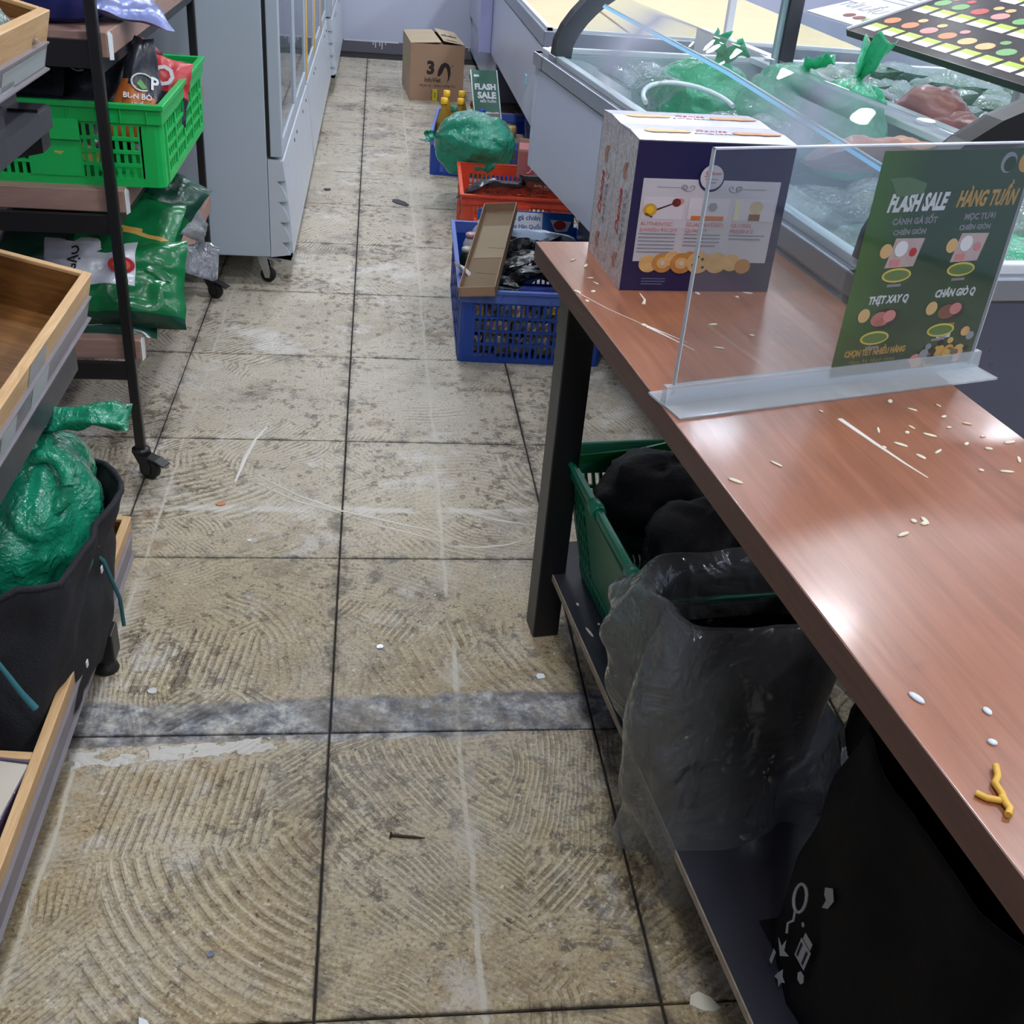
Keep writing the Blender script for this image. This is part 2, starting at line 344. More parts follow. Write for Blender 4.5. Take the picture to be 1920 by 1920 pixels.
FLOOR = floor_mat()
JOINT = mat('dark_joint', (40, 37, 34), .9, bump=.5)
WALLP = mat('painted_wall', (196, 202, 224), .6, vary=.03, nsc=2, bump=.06)
CEIL = mat('white_ceiling', (236, 238, 240), .8, vary=.02)
SKIRT = mat('grey_skirting', (108, 106, 116), .55, vary=.08)
BLACK = mat('black_powder_coat', (22, 22, 25), .38, vary=.1)
BLACKR = mat('black_rubber', (24, 24, 26), .6, vary=.1)
DGREY = mat('dark_grey_plastic', (52, 53, 60), .42, vary=.08)
CHROME = mat('zinc_plated_steel', (188, 190, 196), .25, 1, vary=.05)
STEEL = mat('brushed_steel_trim', (158, 164, 176), .34, .75, vary=.05)
FRIDGE = mat('pale_grey_enamel', (174, 186, 198), .34, vary=.008, nsc=1)
FRIDGE2 = mat('light_grey_plastic', (190, 198, 208), .36, vary=.03)
FREEZE = mat('white_enamel_panel', (190, 200, 224), .3, vary=.010, nsc=.8)
FREEZE_D = mat('slate_enamel_panel', (82, 84, 104), .3, vary=.04)
WHITE = mat('white_plastic', (226, 230, 236), .4, vary=.03)
CREAM = mat('cream_liner', (222, 200, 158), .5, vary=.05)
PINE = wood_mat('pine_board', (190, 150, 102), (220, 182, 134), 1, .5, (14, 1.2, 14))
PINEX = wood_mat('pine_board_cross', (186, 146, 98), (216, 178, 130), 1, .5, (1.2, 14, 14))
PINED = wood_mat('brown_plywood', (98, 62, 24), (138, 92, 42), 1, .5, (1.2, 12, 12))
LAMW = wood_mat('pinkish_laminate', (150, 118, 108), (172, 138, 124), 1, .5, (1.5, 12, 12))
CARD = mat('brown_cardboard', (164, 132, 108), .85, vary=.05, nsc=4, bump=.08, bsc=40)
CARDL = mat('pale_cardboard', (190, 172, 146), .85, vary=.06, nsc=4, bump=.08, bsc=40)
CARDD = mat('grey_cardboard', (124, 106, 84), .9, vary=.05, nsc=5)
INK = mat('dark_ink', (42, 30, 34), .7, vary=.05)
INKB = mat('brown_ink', (92, 68, 56), .8, vary=.05)
YELLOW = mat('yellow_plastic', (236, 184, 34), .35, vary=.05)
YELP = mat('yellow_paper', (222, 200, 40), .6, vary=.05)
RED = mat('red_print', (178, 38, 44), .4, vary=.1)
ORANGE = mat('orange_print', (206, 112, 52), .4, vary=.1)
BROWNP = mat('brown_print', (128, 84, 66), .4, vary=.12)
GREENP = mat('green_print', (96, 158, 84), .4, vary=.1)
WHITEP = mat('white_print', (222, 224, 228), .45, vary=.03)
GREYP = mat('grey_print', (140, 142, 150), .5, vary=.05)
PINKP = mat('pink_print', (206, 132, 132), .45, vary=.12)
MAROON = mat('maroon_print', (112, 34, 34), .4, vary=.15)
GOLDP = mat('gold_print', (196, 152, 72), .45, vary=.1)
NAVY = mat('navy_card', (34, 32, 76), .32, vary=.05, nsc=3)
BLUEB = mat('blue_plastic', (28, 70, 160), .38, vary=.06)
BLUER = mat('blue_plastic_rim', (84, 110, 190), .36, vary=.06)
REDC = mat('red_orange_plastic', (206, 74, 46), .4, vary=.06)
GREENC = mat('bright_green_plastic', (20, 178, 84), .36, vary=.05)
GREEND = mat('dark_green_plastic', (12, 112, 82), .38, vary=.08)
FOILB = mat('black_foil', (42, 44, 54), .28, vary=.12, nsc=12, bump=.35, bsc=28)
FOILG = mat('green_foil', (18, 108, 60), .22, vary=.15, nsc=10, bump=.4, bsc=24)
FOILDG = mat('dark_green_foil', (22, 66, 52), .25, vary=.15, nsc=10, bump=.4, bsc=24)
FOILW = mat('white_foil', (204, 206, 214), .25, vary=.06, nsc=10, bump=.3, bsc=24)
SILVER = mat('silver_foil', (170, 176, 196), .2, .8, vary=.15, nsc=14, bump=.6, bsc=30)
FABRIC = mat('black_fabric', (22, 23, 30), .85, vary=.18, nsc=14, bump=.5, bsc=220)
FABRICK = mat('soft_black_fabric', (13, 12, 15), .8, vary=.15, nsc=10, bump=.4, bsc=120)
TEAL = mat('teal_cord', (44, 106, 116), .6, vary=.1)
OIL = mat('yellow_oil', (214, 168, 62), .12, vary=.04, Transmission_Weight=.55, IOR=1.4)
PETC = glass_mat('clear_bottle', (248, 246, 235), .03)
CAPG = mat('bottle_cap_green', (52, 110, 84), .4); CAPB = mat('bottle_cap_blue', (24, 60, 170), .4)
BAGG = plastic_film('green_bag_film', (38, 178, 134), .82, .2, .35, .55, 20)
BAGGL = plastic_film('pale_green_bag_film', (70, 214, 160), .72, .2, .4, .5, 24)
BAGC = plastic_film('clear_bag_film', (230, 236, 236), .10, .08, .4, .8, 16)
BAGF = plastic_film('frosted_liner_film', (176, 178, 178), .30, .14, .35, 1.0, 8)
FROST = plastic_film('frosty_pack_film', (176, 196, 186), .75, .2, .3, .8, 30)
GLASS = glass_mat('case_glass', (246, 251, 251), .006, .02, 1.27, .012)
GLASSD = glass_mat('door_glass', (214, 228, 236), .05, .02, 1.6, .05)
ACRYL = glass_mat('acrylic_sheet', (246, 249, 251), .010, .04, 1.42, .03)
ACRYB = glass_mat('acrylic_foot', (240, 243, 248), .30, .08, 1.49, .15)
PSTRIP = glass_mat('price_rail_plastic', (200, 196, 200), .42, .14, 1.5, .1, hz=(172, 166, 172))
CRUMB = mat('pale_crumb', (214, 206, 184), .7, vary=.1)
NOODLE = mat('yellow_noodle', (206, 160, 58), .5, vary=.1)
RUST = mat('rusty_steel', (70, 50, 40), .6, .4, vary=.2)
FILLER = mat('white_filler_chip', (206, 204, 204), .8, vary=.08)

def desk_mat():
    t = NT('red_wood_laminate'); o = t.obj()
    q = t.map(o, (16, 1.1, 16)); f = t.ma('ADD', t.ma('MULTIPLY', t.noise(q, 2.2, 6, .6, 1.0), .7), t.ma('MULTIPLY', t.noise(q, 11, 3), .3))
    c = t.ramp(f, [(.28, (122, 72, 48)), (.5, (144, 90, 64)), (.7, (160, 104, 78))])
    st = t.step(t.noise(o, 9, 3), .66, .74); c = t.mix(t.ma('MULTIPLY', st, .3), c, lin((96, 48, 30)))
    sm = t.noise(o, 3.2, 4, .6)
    return t.done(t.bsdf(c, t.ma('ADD', .24, t.ma('MULTIPLY', sm, .12)), 0, None, Specular_IOR_Level=.7, Coat_Weight=.14, Coat_Roughness=.10))
DESK = desk_mat()
DESKF = wood_mat('brown_edge_band', (84, 56, 48), (100, 68, 58), 1, .45, (12, 1, 12))

# ---------------------------------------------------------------- room
def struct(name, b, m, parent=None, **kw):
    o = b.build(name, m, parent, **kw)
    if parent is None: o['kind'] = 'structure'
    return o
TX, TY = .5334, .6171
XL, XR, YN, YF, ZC = -1.62, 4.4, -3.6, 8.33, 2.9
fl = struct('floor', MB().bx(XL, XR, YN, YF, -.06, -.007), JOINT)
tm = MB()
tw, tl = TX/2-.0022, TY/2-.0024
def tring(inset, z): return [(-tw+inset, -tl+inset, z), (tw-inset, -tl+inset, z), (tw-inset, tl-inset, z), (-tw+inset, tl-inset, z)]
tm.add(tring(0, -.012)+tring(0, -.0018)+tring(.0018, 0), [(0,1,5,4), (1,2,6,5), (2,3,7,6), (3,0,4,7), (4,5,9,8), (5,6,10,9), (6,7,11,10), (7,4,8,11), (8,9,10,11)])
tme = tm.mesh('tile', FLOOR)
for i in range(-3, 8):
    for j in range(-5, 13):
        cx, cy = (i+.5)*TX, (j+.5)*TY
        o = bpy.data.objects.new('tile', tme); COL.objects.link(o); o.parent = fl
        o.location = (cx+random.uniform(-.0006, .0006), cy+random.uniform(-.0006, .0006), random.uniform(-.0008, .0002)); o.rotation_euler = (random.uniform(-.0006, .0006), random.uniform(-.0006, .0006), random.uniform(-.0015, .0015))
STREAK = mat('dried_plaster_line', (212, 207, 198), .8, vary=.06)
for pts, w_ in ((((-.248, 1.03), (-.117, .913), (-.002, .839), (.164, .771), (.26, .734)), .0055), (((-.236, 1.315), (-.262, 1.23), (-.28, 1.12), (-.292, .979)), .009), (((.026, .807), (.10, .765), (.177, .732), (.271, .683)), .004), (((.322, .84), (.41, .80), (.502, .777)), .004), (((.284, .671), (.35, .668), (.421, .681), (.51, .725)), .0055), (((-.25, .99), (-.12, .885), (.0, .822)), .004)):
    b = MB(); V = []
    for i in range(13):
        s_ = i/12*(len(pts)-1); k = min(int(s_), len(pts)-2); f_ = s_-k; p_ = Vector(pts[k]).lerp(Vector(pts[k+1]), f_); d_ = (Vector(pts[k+1])-Vector(pts[k])).normalized(); n_ = Vector((-d_.y, d_.x))*w_*.5*(.35+math.sin(math.pi*(.08+.84*i/12)))*(1+.5*nz(i*.9, w_*900))
        V += [(p_.x+n_.x, p_.y+n_.y, .0), (p_.x+n_.x*.5, p_.y+n_.y*.5, .0016), (p_.x-n_.x*.5, p_.y-n_.y*.5, .0016), (p_.x-n_.x, p_.y-n_.y, .0)]
    b.add(V, [(i*4+j, i*4+4+j, i*4+5+j, i*4+1+j) for i in range(12) for j in range(3)], 0, True); b.build('plaster_streak', STREAK, fl)
struct('wall_back', MB().bx(XL, XR, YF, YF+.1, -.06, ZC), WALLP)
struct('wall_left', MB().bx(XL-.1, XL, YN, YF+.1, -.06, ZC), WALLP)
struct('wall_right', MB().bx(XR, XR+.1, YN, YF+.1, -.06, ZC), WALLP)
struct('wall_front', MB().bx(XL, XR, YN-.1, YN, -.06, ZC), mat('dim_shop_front', (92, 94, 100), .6, vary=.05))
struct('ceiling', MB().bx(XL-.1, XR+.1, YN-.1, YF+.1, ZC, ZC+.08), CEIL)
b = MB().bx(XL, XR, YF-.014, YF, 0, .092); bs = struct('baseboard_back', b, SKIRT)
# paint runs hanging over the skirting
b = MB()
for x, h in ((.045, .03), (.065, .05), (.10, .035), (.12, .06), (.15, .025), (.34, .03), (.82, .02), (.86, .03), (.90, .02)):
    b.bx(x-.004, x+.004, YF-.0165, YF-.012, .094-h, .098)
b.bx(-.2, .26, YF-.016, YF-.012, .086, .098); b.bx(.78, 1.0, YF-.016, YF-.012, .090, .098)
b.build('paint_drip', WHITE, bs)
LE = emit('panel_light', (240, 246, 255), LAMP)
ROWN = ('first', 'second', 'third', 'fourth', 'fifth', 'sixth', 'seventh', 'eighth', 'ninth', 'tenth')
for i in range(7):
    for k, x in enumerate((.2, 2.0, 3.8)):
        y = -3.3+1.74*i
        t_ = thing('ceiling_light', 'round white ceiling downlight, %s row from the front wall, %s column from the left' % (ROWN[i], ROWN[k]), 'light', (x, y, ZC), 0, 'ceiling downlights')
        MB().lathe([(.175, 0), (.175, -.012), (.155, -.02), (.15, -.012)], 28).build('trim_ring', WHITE, t_)
        MB().lathe([(.15, -.014), (.0, -.0145)], 28).build('diffuser', LE, t_)
# ---------------------------------------------------------------- generic builders
def crate(name, label, loc, rz, L, Wd, H, col, rimcol, group=None, rows=4, nx=16, ny=20, panel=None, frontopen=None, taper=.0, pan_m=None):
    "slatted plastic crate, L along x, Wd along y, origin at the middle of its floor"
    t = thing(name, label, 'crate', loc, rz, group)
    hx, hy = L/2, Wd/2
    MB().bx(-hx+.012, hx-.012, -hy+.012, hy-.012, .004, .012).build('crate_floor', col, t)
    b = MB()   # rim: two stepped rings
    for o_, z0, z1 in ((.010, H-.012, H), (.004, H-.045, H-.012)):
        for q in ((-hx-o_, hx+o_, -hy-o_, -hy+.006), (-hx-o_, hx+o_, hy-.006, hy+o_), (-hx-o_, -hx+.006, -hy+.006, hy-.006), (hx-.006, hx+o_, -hy+.006, hy-.006)): b.bx(*q, z0, z1)
    n = int(L/.055)
    for i in range(n):
        x = -hx+(i+.5)*L/n
        b.bx(x-.0015, x+.0015, -hy-.009, -hy-.004, H-.045, H-.012); b.bx(x-.0015, x+.0015, hy+.004, hy+.009, H-.045, H-.012)
    b.build('rim', rimcol, t, bev=.003)
    for sx in (-1, 1):
        for sy in (-1, 1):
            c = MB(); x, y = sx*hx, sy*hy
            c.prism([(x, y-sy*.05), (x, y-sy*.016), (x-sx*.005, y-sy*.005), (x-sx*.016, y), (x-sx*.05, y), (x-sx*.05, y-sy*.008), (x-sx*.012, y-sy*.012), (x-sx*.008, y-sy*.05)], 0, H-.045, 'z'); c.build('corner_post', col, t)
    for k, (u0, u1, N, ax) in enumerate(((-hx+.05, hx-.05, nx, 'f'), (-hx+.05, hx-.05, nx, 'b'), (-hy+.05, hy-.05, ny, 'l'), (-hy+.05, hy-.05, ny, 'r'))):
        b = MB(); th = .005
        def q(a, c_, z0, z1, o_=0):
            if ax == 'f': b.bx(a, c_, -hy-o_, -hy+th, z0, z1)
            elif ax == 'b': b.bx(a, c_, hy-th, hy+o_, z0, z1)
            elif ax == 'l': b.bx(-hx-o_, -hx+th, a, c_, z0, z1)
            else: b.bx(hx-th, hx+o_, a, c_, z0, z1)
        zb, zt = .02, H-.05
        q(u0, u1, 0, zb, .002); q(u0, u1, zt, H-.04)
        for r_ in range(1, rows): z = zb+(zt-zb)*r_/rows; q(u0, u1, z-.004, z+.004, .002)
        for i in range(N+1):
            u = u0+(u1-u0)*i/N
            q(u-.0042, u+.0042, zb, zt, .003 if i % 5 == 0 else 0)
        if panel and ax in panel:
            a, c_ = panel[ax]; q(u0+(u1-u0)*a, u0+(u1-u0)*c_, zb if not frontopen else zb, zt+.01, .004)
            q(u0+(u1-u0)*a, u0+(u1-u0)*c_, zt-.035, zt+.012, .012)
        b.build('side_wall', col, t)
    return t

def pouch_fn(w, h, d, seed, curl=0, edge=.05, tap=0, cru=0):
    "pillow-shaped pack; u,v in 0..1 -> local point, x width, z up, y thickness"
    def fn(u, v, side):
        a = 2*u-1; b_ = 2*v-1
        prof = max(0, 1-abs(a)**2.6)**.55*max(0, 1-abs(b_)**2.8)**.55
        cr = noise.noise(Vector((a*2.2+seed, b_*2.4, seed*3.1)))*.28+noise.noise(Vector((a*5+seed, b_*5, side*2+seed)))*.12
        y = side*d/2*prof*(1+cr)
        if cru: y += side*d*cru*min(1, prof*1.6)*crump(Vector((a*1.6, b_*1.6*h/w, side*3.0)), int(seed*7), 12, .7, 4.2)
        x = a*w/2*(1-.05*(1-abs(b_)))*(1-tap*v)+.004*nz(b_*3, seed)
        z = b_*h/2*(1-.04*(1-abs(a)))+.004*nz(a*3, seed+4)
        return (x, y+curl*(b_*b_)*h*.5+.012*nz(a*1.3+seed, b_*1.3), z)
    return fn
def pouch(name, label, cat, M, w, h, d, mats, region, seed=1, group=None, back=0, curl=0, n=(18, 22), parent=None, tap=0, cru=0):
    "stand-up or pillow pack with printed regions; front face looks to local -y"
    f = pouch_fn(w, h, d, seed, curl, tap=tap, cru=cru); b = MB()
    b.grid(lambda u, v: f(u, v, -1), n[0], n[1], region); b.grid(lambda u, v: f(u, v, 1), n[0], n[1], back, flip=True)
    o = b.build(name, mats, parent); o.matrix_world = M
    if not parent: tag(o, label, cat, group)
    return o
def on_pouch(f, u, v, off=.0015):
    p = Vector(f(u, v, -1)); du = Vector(f(u+.03, v, -1))-Vector(f(u-.03, v, -1)); dv = Vector(f(u, v+.03, -1))-Vector(f(u, v-.03, -1))
    M = frame(p, du, dv); M.translation = p+M.to_3x3()@Vector((0, 0, off)); return M
def pose(loc, rx=0, ry=0, rz=0):
    return Matrix.Translation(Vector(loc)) @ Matrix.Rotation(R(rz), 4, 'Z') @ Matrix.Rotation(R(ry), 4, 'Y') @ Matrix.Rotation(R(rx), 4, 'X')

def knot_bag(name, label, cat, loc, rx, ry, rz_, material, seed, knotdir=(0, 0, 1), ears=1, folds=7, group=None, neck=.06, rot=0, ear_len=.11, flat=.55, n=(110, 72)):
    "tied thin plastic bag: bulging body whose creases run to the knot, with gathered neck and loose ears"
    t = thing(name, label, cat, loc, R(rot), group)
    K = Vector(knotdir).normalized(); B = K.to_track_quat('Z', 'Y').to_matrix()
    def body(u, v):
        th = math.pi*(.985*v); az = 2*math.pi*u
        s = math.sin(th); c = -math.cos(th)          # c=-1 bottom, +1 at knot
        tw = max(0, c)
        cr = math.sin(az*folds+3*noise.noise(Vector((math.cos(az)*1.3, math.sin(az)*1.3, seed)))+c*1.4)*.16*(tw**1.3)
        big = noise.noise(Vector((math.cos(az)*s*1.1+seed, math.sin(az)*s*1.1, c*1.1)))*.22
        q = Vector((math.cos(az)*s+seed, math.sin(az)*s, c*.9))
        fine = .46*crump(q*1.2, int(seed*10)) + .05*abs(noise.noise(q*9)) - .02
        r = s**.75*(1+cr+big*s-fine)
        hh = c if c < 0 else c*.95+.12*tw**4
        p = B @ Vector((r*math.cos(az), r*math.sin(az), hh))
        return (p.x*rx, p.y*ry, max(p.z, -flat if flat else -9)*rz_)
    b = MB(); b.grid(body, n[0], n[1], 0, True); b.build('bag_body', material, t)
    top = Vector(body(0, 1)); top = Vector((K.x*rx, K.y*ry, K.z*rz_))*1.02
    kb = MB()
    kb.lathe([(.010, -.02), (.02, -.006), (.022, .004), (.014, .014), (.006, .02)], 12, (0, 0, 0), 0, Matrix.Translation(top) @ B.to_4x4())
    kb.build('knot', material, t)
    for e in range(ears):
        side = Vector((math.cos(e*2.3+seed), math.sin(e*2.3+seed), 0)); d = (K*.8+(B@side)*.75).normalized(); cx_ = d.cross(K)
        if cx_.length < .1: cx_ = d.orthogonal()
        cx_.normalize()
        def ear(u, v, d=d, cx_=cx_):
            wv = neck*(.18+.9*v**.7); a = (u-.5)*2
            return tuple(top+d*(v*ear_len)+cx_*(a*wv*.5)+d.cross(cx_)*(.022*math.sin(a*4+seed)*v+.03*noise.noise(Vector((a*1.7, v*3, seed+e)))-.02*a*a))
        eb = MB(); eb.grid(ear, 10, 10); eb.build('bag_ear', material, t, solid=.0008)
    return t

def caster(parent, x, y, top, r=.03, wheel=BLACKR, fork=BLACK, brake=BLACK, rz=0, name='caster', w=.022):
    "swivel caster as one part with wheel and brake lever below it"
    Mx = Matrix.Translation((x, y, 0)) @ Matrix.Rotation(rz, 4, 'Z')
    b = MB(); b.lathe([(.017, top-.012), (.024, top-.010), (.024, top-.004), (.012, top)], 16, M=Mx)
    for s in (-1, 1): b.prism([(-.02, top-.012), (.018, top-.012), (.034, r+.012), (.030, r-.012), (.012, r-.012)], s*(w/2+.002)-.0015, s*(w/2+.002)+.0015, 'y', M=Mx)
    b.bx(-.02, .02, -w/2-.003, w/2+.003, top-.016, top-.011, M=Mx)
    c = b.build(name, fork, parent)
    b = MB(); Mw = Mx @ Matrix.Translation((.022, 0, r)) @ Matrix.Rotation(R(90), 4, 'X')
    b.lathe([(r*.35, -w/2), (r*.9, -w/2), (r, -w/2+.004), (r, w/2-.004), (r*.9, w/2), (r*.35, w/2)], 20, M=Mw); b.build('wheel', wheel, c)
    b = MB(); b.prism([(.0, top-.022), (.05, top-.030), (.075, top-.040), (.076, top-.036), (.05, top-.024), (.0, top-.016)], -w*.7, w*.7, 'y', M=Mx); b.build('brake_lever', brake, c, bev=.001)
    return c

# ---------------------------------------------------------------- left: steel shelf trolley
RX = -.535; RW = .60; RY0, RY1 = 1.01, 2.38
tr = thing('shelf_trolley', 'black steel shelf trolley on casters with pinkish wooden shelves, beside the grey fridge', 'trolley', (RX-RW/2, (RY0+RY1)/2, 0))
hx, hy = RW/2, (RY1-RY0)/2
for sx in (-1, 1):
    for sy in (-1, 1):
        MB().bx(sx*hx-.0125, sx*hx+.0125, sy*hy-.0125, sy*hy+.0125, .085, 1.75).build('post', BLACK, tr, bev=.004)
        b = MB(); 
        caster(tr, sx*hx, sy*hy, .088, .029, rz=R(-25 if sx > 0 else 160))
for zt in (.386, .763, 1.107, 1.55):
    MB().bx(-hx-.02, hx+.024, -hy+.014, hy-.014, zt-.052, zt).build('shelf_board', LAMW, tr, bev=.002)
    z0, z1 = zt-.10, zt-.055
    if abs(zt-1.107) < .01: z0, z1 = 1.035, 1.092
    for q in ((-hx, hx, -hy-.008, -hy+.008), (-hx, hx, hy-.008, hy+.008)): MB().bx(*q, z0, z1).build('cross_beam', BLACK, tr)
    for q in ((-hx-.008, -hx+.008, -hy, hy), (hx-.008, hx+.008, -hy, hy)): MB().bx(*q, zt-.085, zt-.055).build('side_beam', BLACK, tr)
    pt = MB(); pt.prism([(-hy+.016, zt-.056), (-hy+.055, zt-.062), (-hy+.06, zt-.01), (-hy+.03, zt+.002), (-hy+.016, zt-.004)], hx+.025, hx+.0265, 'x'); pt.build('price_tag', WHITEP, tr)
MB().lathe([(.0025, -.014), (.004, -.013), (.003, -.011)], 8, M=Matrix.Translation((hx, -hy, .51)) @ Matrix.Rotation(R(90), 4, 'X')).build('screw_head', CHROME, tr)

# rice-like sacks on the bottom shelf
def reg_sack(a, b_): 
    def f(u, v):
        if abs(u-.35) < .2 and .1 < v < .72: return 1
        if u > .82: return 2
        return 0
    return f
Mx = pose((-.585, 1.15, .492), -38, 2, 4)
s1 = pouch('food_sack', 'green and white glossy food sack with red oval on the trolley bottom shelf', 'sack', Mx, .36, .24, .14, [FOILG, FOILW, FOILG, FOILDG], lambda u, v: 1 if (u < .66 and .38 < v < .95 and v > .25+.5*(u-.35)) else (3 if v < .12 else 0), 3, back=0, cru=.25, n=(30, 26))
f1 = pouch_fn(.36, .24, .14, 3)
for uu, vv, s_, rr in ((.24, .66, 'GẠO', 90),):
    M1 = on_pouch(f1, uu, vv, .003) @ Matrix.Rotation(R(rr), 4, 'Z'); text(s_, .036, INK, s1, M1, bold=.02)
patch('oval_emblem', disc(.026, 24, sx=1.25, sy=.8), RED, s1, on_pouch(f1, .57, .60, .004))
patch('oval_ring', [(p[0], p[1]) for p in disc(.017, 24, sx=1.25, sy=.8)], mat('salmon_print', (220, 96, 84), .4), s1, on_pouch(f1, .57, .60, .0046))
pouch('food_sack', 'dark green food sack lying behind the white-labelled one on the trolley bottom shelf', 'sack', pose((-.66, 1.25, .575), -58, 0, -4), .46, .26, .12, [FOILDG, FOILG, GOLDP], lambda u, v: 2 if abs(v-.52+.2*(u-.5)) < .03 and u > .5 else (1 if u > .48 else 0), 9, cru=.3, n=(30, 26))
pouch('food_sack', 'green food sack with folded top standing at the back of the trolley bottom shelf', 'sack', pose((-.54, 1.42, .625), -40, 24, -14), .26, .24, .09, [FOILG, FOILDG, FOILW], lambda u, v: 1 if v > .55 and u > .3 else (2 if u < .22 and v < .6 else 0), 15, cru=.5, n=(26, 26))
pouch('food_sack', 'pale green sack lowest of the pile on the trolley bottom shelf', 'sack', pose((-.65, 1.15, .418), -66, 0, 2), .34, .20, .06, [mat('sage_foil', (150, 160, 136), .3, bump=.3, bsc=24), FOILDG], lambda u, v: 1 if u > .62 or v < .08 else 0, 21)
# clear film scraps caught beside the sacks
b = MB(); b.grid(lambda u, v: (.02*nz(u*3, v*2)+(u-.5)*.10, .02*nz(u*2, v*3, 4), v*.13*(1-.6*u)), 8, 8); o = b.build('plastic_film_scrap', plastic_film('milky_film', (196, 200, 206), .55, .15, .4, .5, 20), solid=.0006); o.matrix_world = pose((-.43, 1.38, .545), -20, 24, 30)
tag(o, 'torn milky plastic film sticking out behind the green sacks by the rear post', 'film')
b = MB(); b.grid(lambda u, v: ((u-.5)*.11, .02*nz(u*2, v*3, 9), (v-.5)*.11+.012*nz(u*5, v*4)), 8, 8); o = b.build('plastic_film_scrap', plastic_film('milky_film2', (178, 180, 190), .6, .15, .4, .6, 24), solid=.0006); o.matrix_world = pose((-.415, 1.42, .47), -50, 10, 10)
tag(o, 'grey crumpled film hanging below the torn milky one, over the floor', 'film')

# green crate with food pouches on the middle shelf
gc = crate('plastic_crate', 'bright green slatted plastic crate of black food pouches on the trolley middle shelf', (-.685, 1.405, .763), 0, .53, .68, .19, GREENC, GREENC, rows=4, nx=24, ny=22, panel={'f': (.41, .69)})
def reg_black(u, v):
    return 1 if (v < .40+.10*math.cos((u-.5)*3) and u > .06) else 0
def lab_pouch(label, M, seed, w=.17, h=.25, region=None, mats=None, words=None, logo=True, lx=.62, ly=.62, tap=0):
    p = pouch('food_pouch', label, 'pouch', M, w, h, .05, mats or [FOILB, ORANGE, RED, BROWNP], region or (lambda u, v: 0), seed, 'food pouches in the green crate', tap=tap)
    f = pouch_fn(w, h, .05, seed, tap=tap)
    if logo:
        text('P', .042, WHITEP, p, on_pouch(f, lx, ly, .003), bold=.03)
        ring = MB(); ring.tube([(.026*math.cos(a*.35+.6), .020*math.sin(a*.35+.6), 0) for a in range(14)], .0022, 6, M=on_pouch(f, lx-.30, ly, .0035)); ring.build('leaf_ring', WHITEP, p)
        patch('leaf_emblem', [(-.014, -.004), (-.004, .008), (.012, -.012), (0, -.016)], GREENP, p, on_pouch(f, lx-.30, ly, .003))
    if words:
        for s_, u_, v_, sz, rr in words: text(s_, sz, WHITEP, p, on_pouch(f, u_, v_, .003) @ Matrix.Rotation(R(rr), 4, 'Z'), bold=.02)
    return p
lab_pouch('black food pouch with orange panel and pointed top in the green crate, leaning right', pose((-.490, 1.22, .950), -16, 10, 10), 5, .165, .25, lambda u, v: 1 if v < .60-.20*u else 0, words=(('BÚN BÒ', .46, .44, .018, -8), ('HUẾ', .46, .36, .014, -8)), lx=.80, ly=.58, tap=.72)
lab_pouch('black food pouch with white letter logo at the middle of the green crate', pose((-.595, 1.28, .94), -26, -4, 4), 8, .20, .24, words=None, lx=.60, ly=.74)
lab_pouch('black food pouch at the near left of the green crate, behind the front post', pose((-.765, 1.22, .915), -36, -6, -8), 12, .20, .24, lambda u, v: 1 if (v < .12 and .3 < u < .95) else 0, mats=[FOILB, GOLDP], logo=False)
lab_pouch('dark red food pouch at the back of the green crate under the top shelf', pose((-.575, 1.40, .985), -34, 40, 6), 17, .15, .20, lambda u, v: 2 if v > .30 else 0, mats=[FOILB, ORANGE, MAROON], logo=False)
lab_pouch('red topped food pouch with white ring at the right side of the green crate', pose((-.462, 1.40, .925), -30, 14, 12), 23, .12, .17, lambda u, v: 2 if (v > .42) else 0, mats=[FOILB, ORANGE, RED], logo=False, words=(('O', .40, .62, .07, 0),))
lab_pouch('plain black food pouch standing at the far left of the green crate', pose((-.81, 1.45, .95), -20, 4, 0), 31, .19, .24, logo=False)
lab_pouch('plain black food pouch lying lowest in the middle of the green crate', pose((-.66, 1.36, .83), -80, 0, 10), 37, .30, .30, logo=False)
lab_pouch('brown bottomed black pouch at the front edge inside the green crate', pose((-.68, 1.13, .88), -50, 2, 3), 41, .22, .18, lambda u, v: 1 if v < .2 else 0, mats=[FOILB, GOLDP], logo=False)
# dark goods hanging at the back, under the top shelf
o = pouch('food_pouch', 'wide matt black pouch upright behind the front post on the middle shelf', 'pouch', pose((-.80, 1.60, .985), -8, 0, 0), .34, .20, .07, [FABRIC], lambda u, v: 0, 44, 'food pouches in the green crate')

# top shelf goods
t_ = thing('basin', 'glossy dark blue round basin on the trolley top shelf', 'basin', (-.66, 1.20, 1.107))
b = MB(); b.lathe([(.09, .0), (.13, .02), (.15, .08), (.158, .13), (.166, .132), (.166, .137), (.153, .137), (.143, .08), (.12, .03), (.0, .012)], 36); b.build('bowl', mat('dark_blue_plastic', (26, 44, 120), .16), t_)
b = MB(); b.lathe([(.159, .118), (.164, .122), (.159, .127)], 36); b.build('rim_band', mat('mid_blue_plastic', (70, 96, 170), .2), t_)
o = pouch('wrapped_pack', 'shiny silver blue wrapped pack hanging over the trolley top shelf edge', 'pack', pose((-.545, 1.25, 1.165), -62, 14, 52), .24, .22, .05, [mat('silver_blue_foil', (128, 138, 186), .22, .35, bump=.6, bsc=34), WHITEP], lambda u, v: 0, 52)

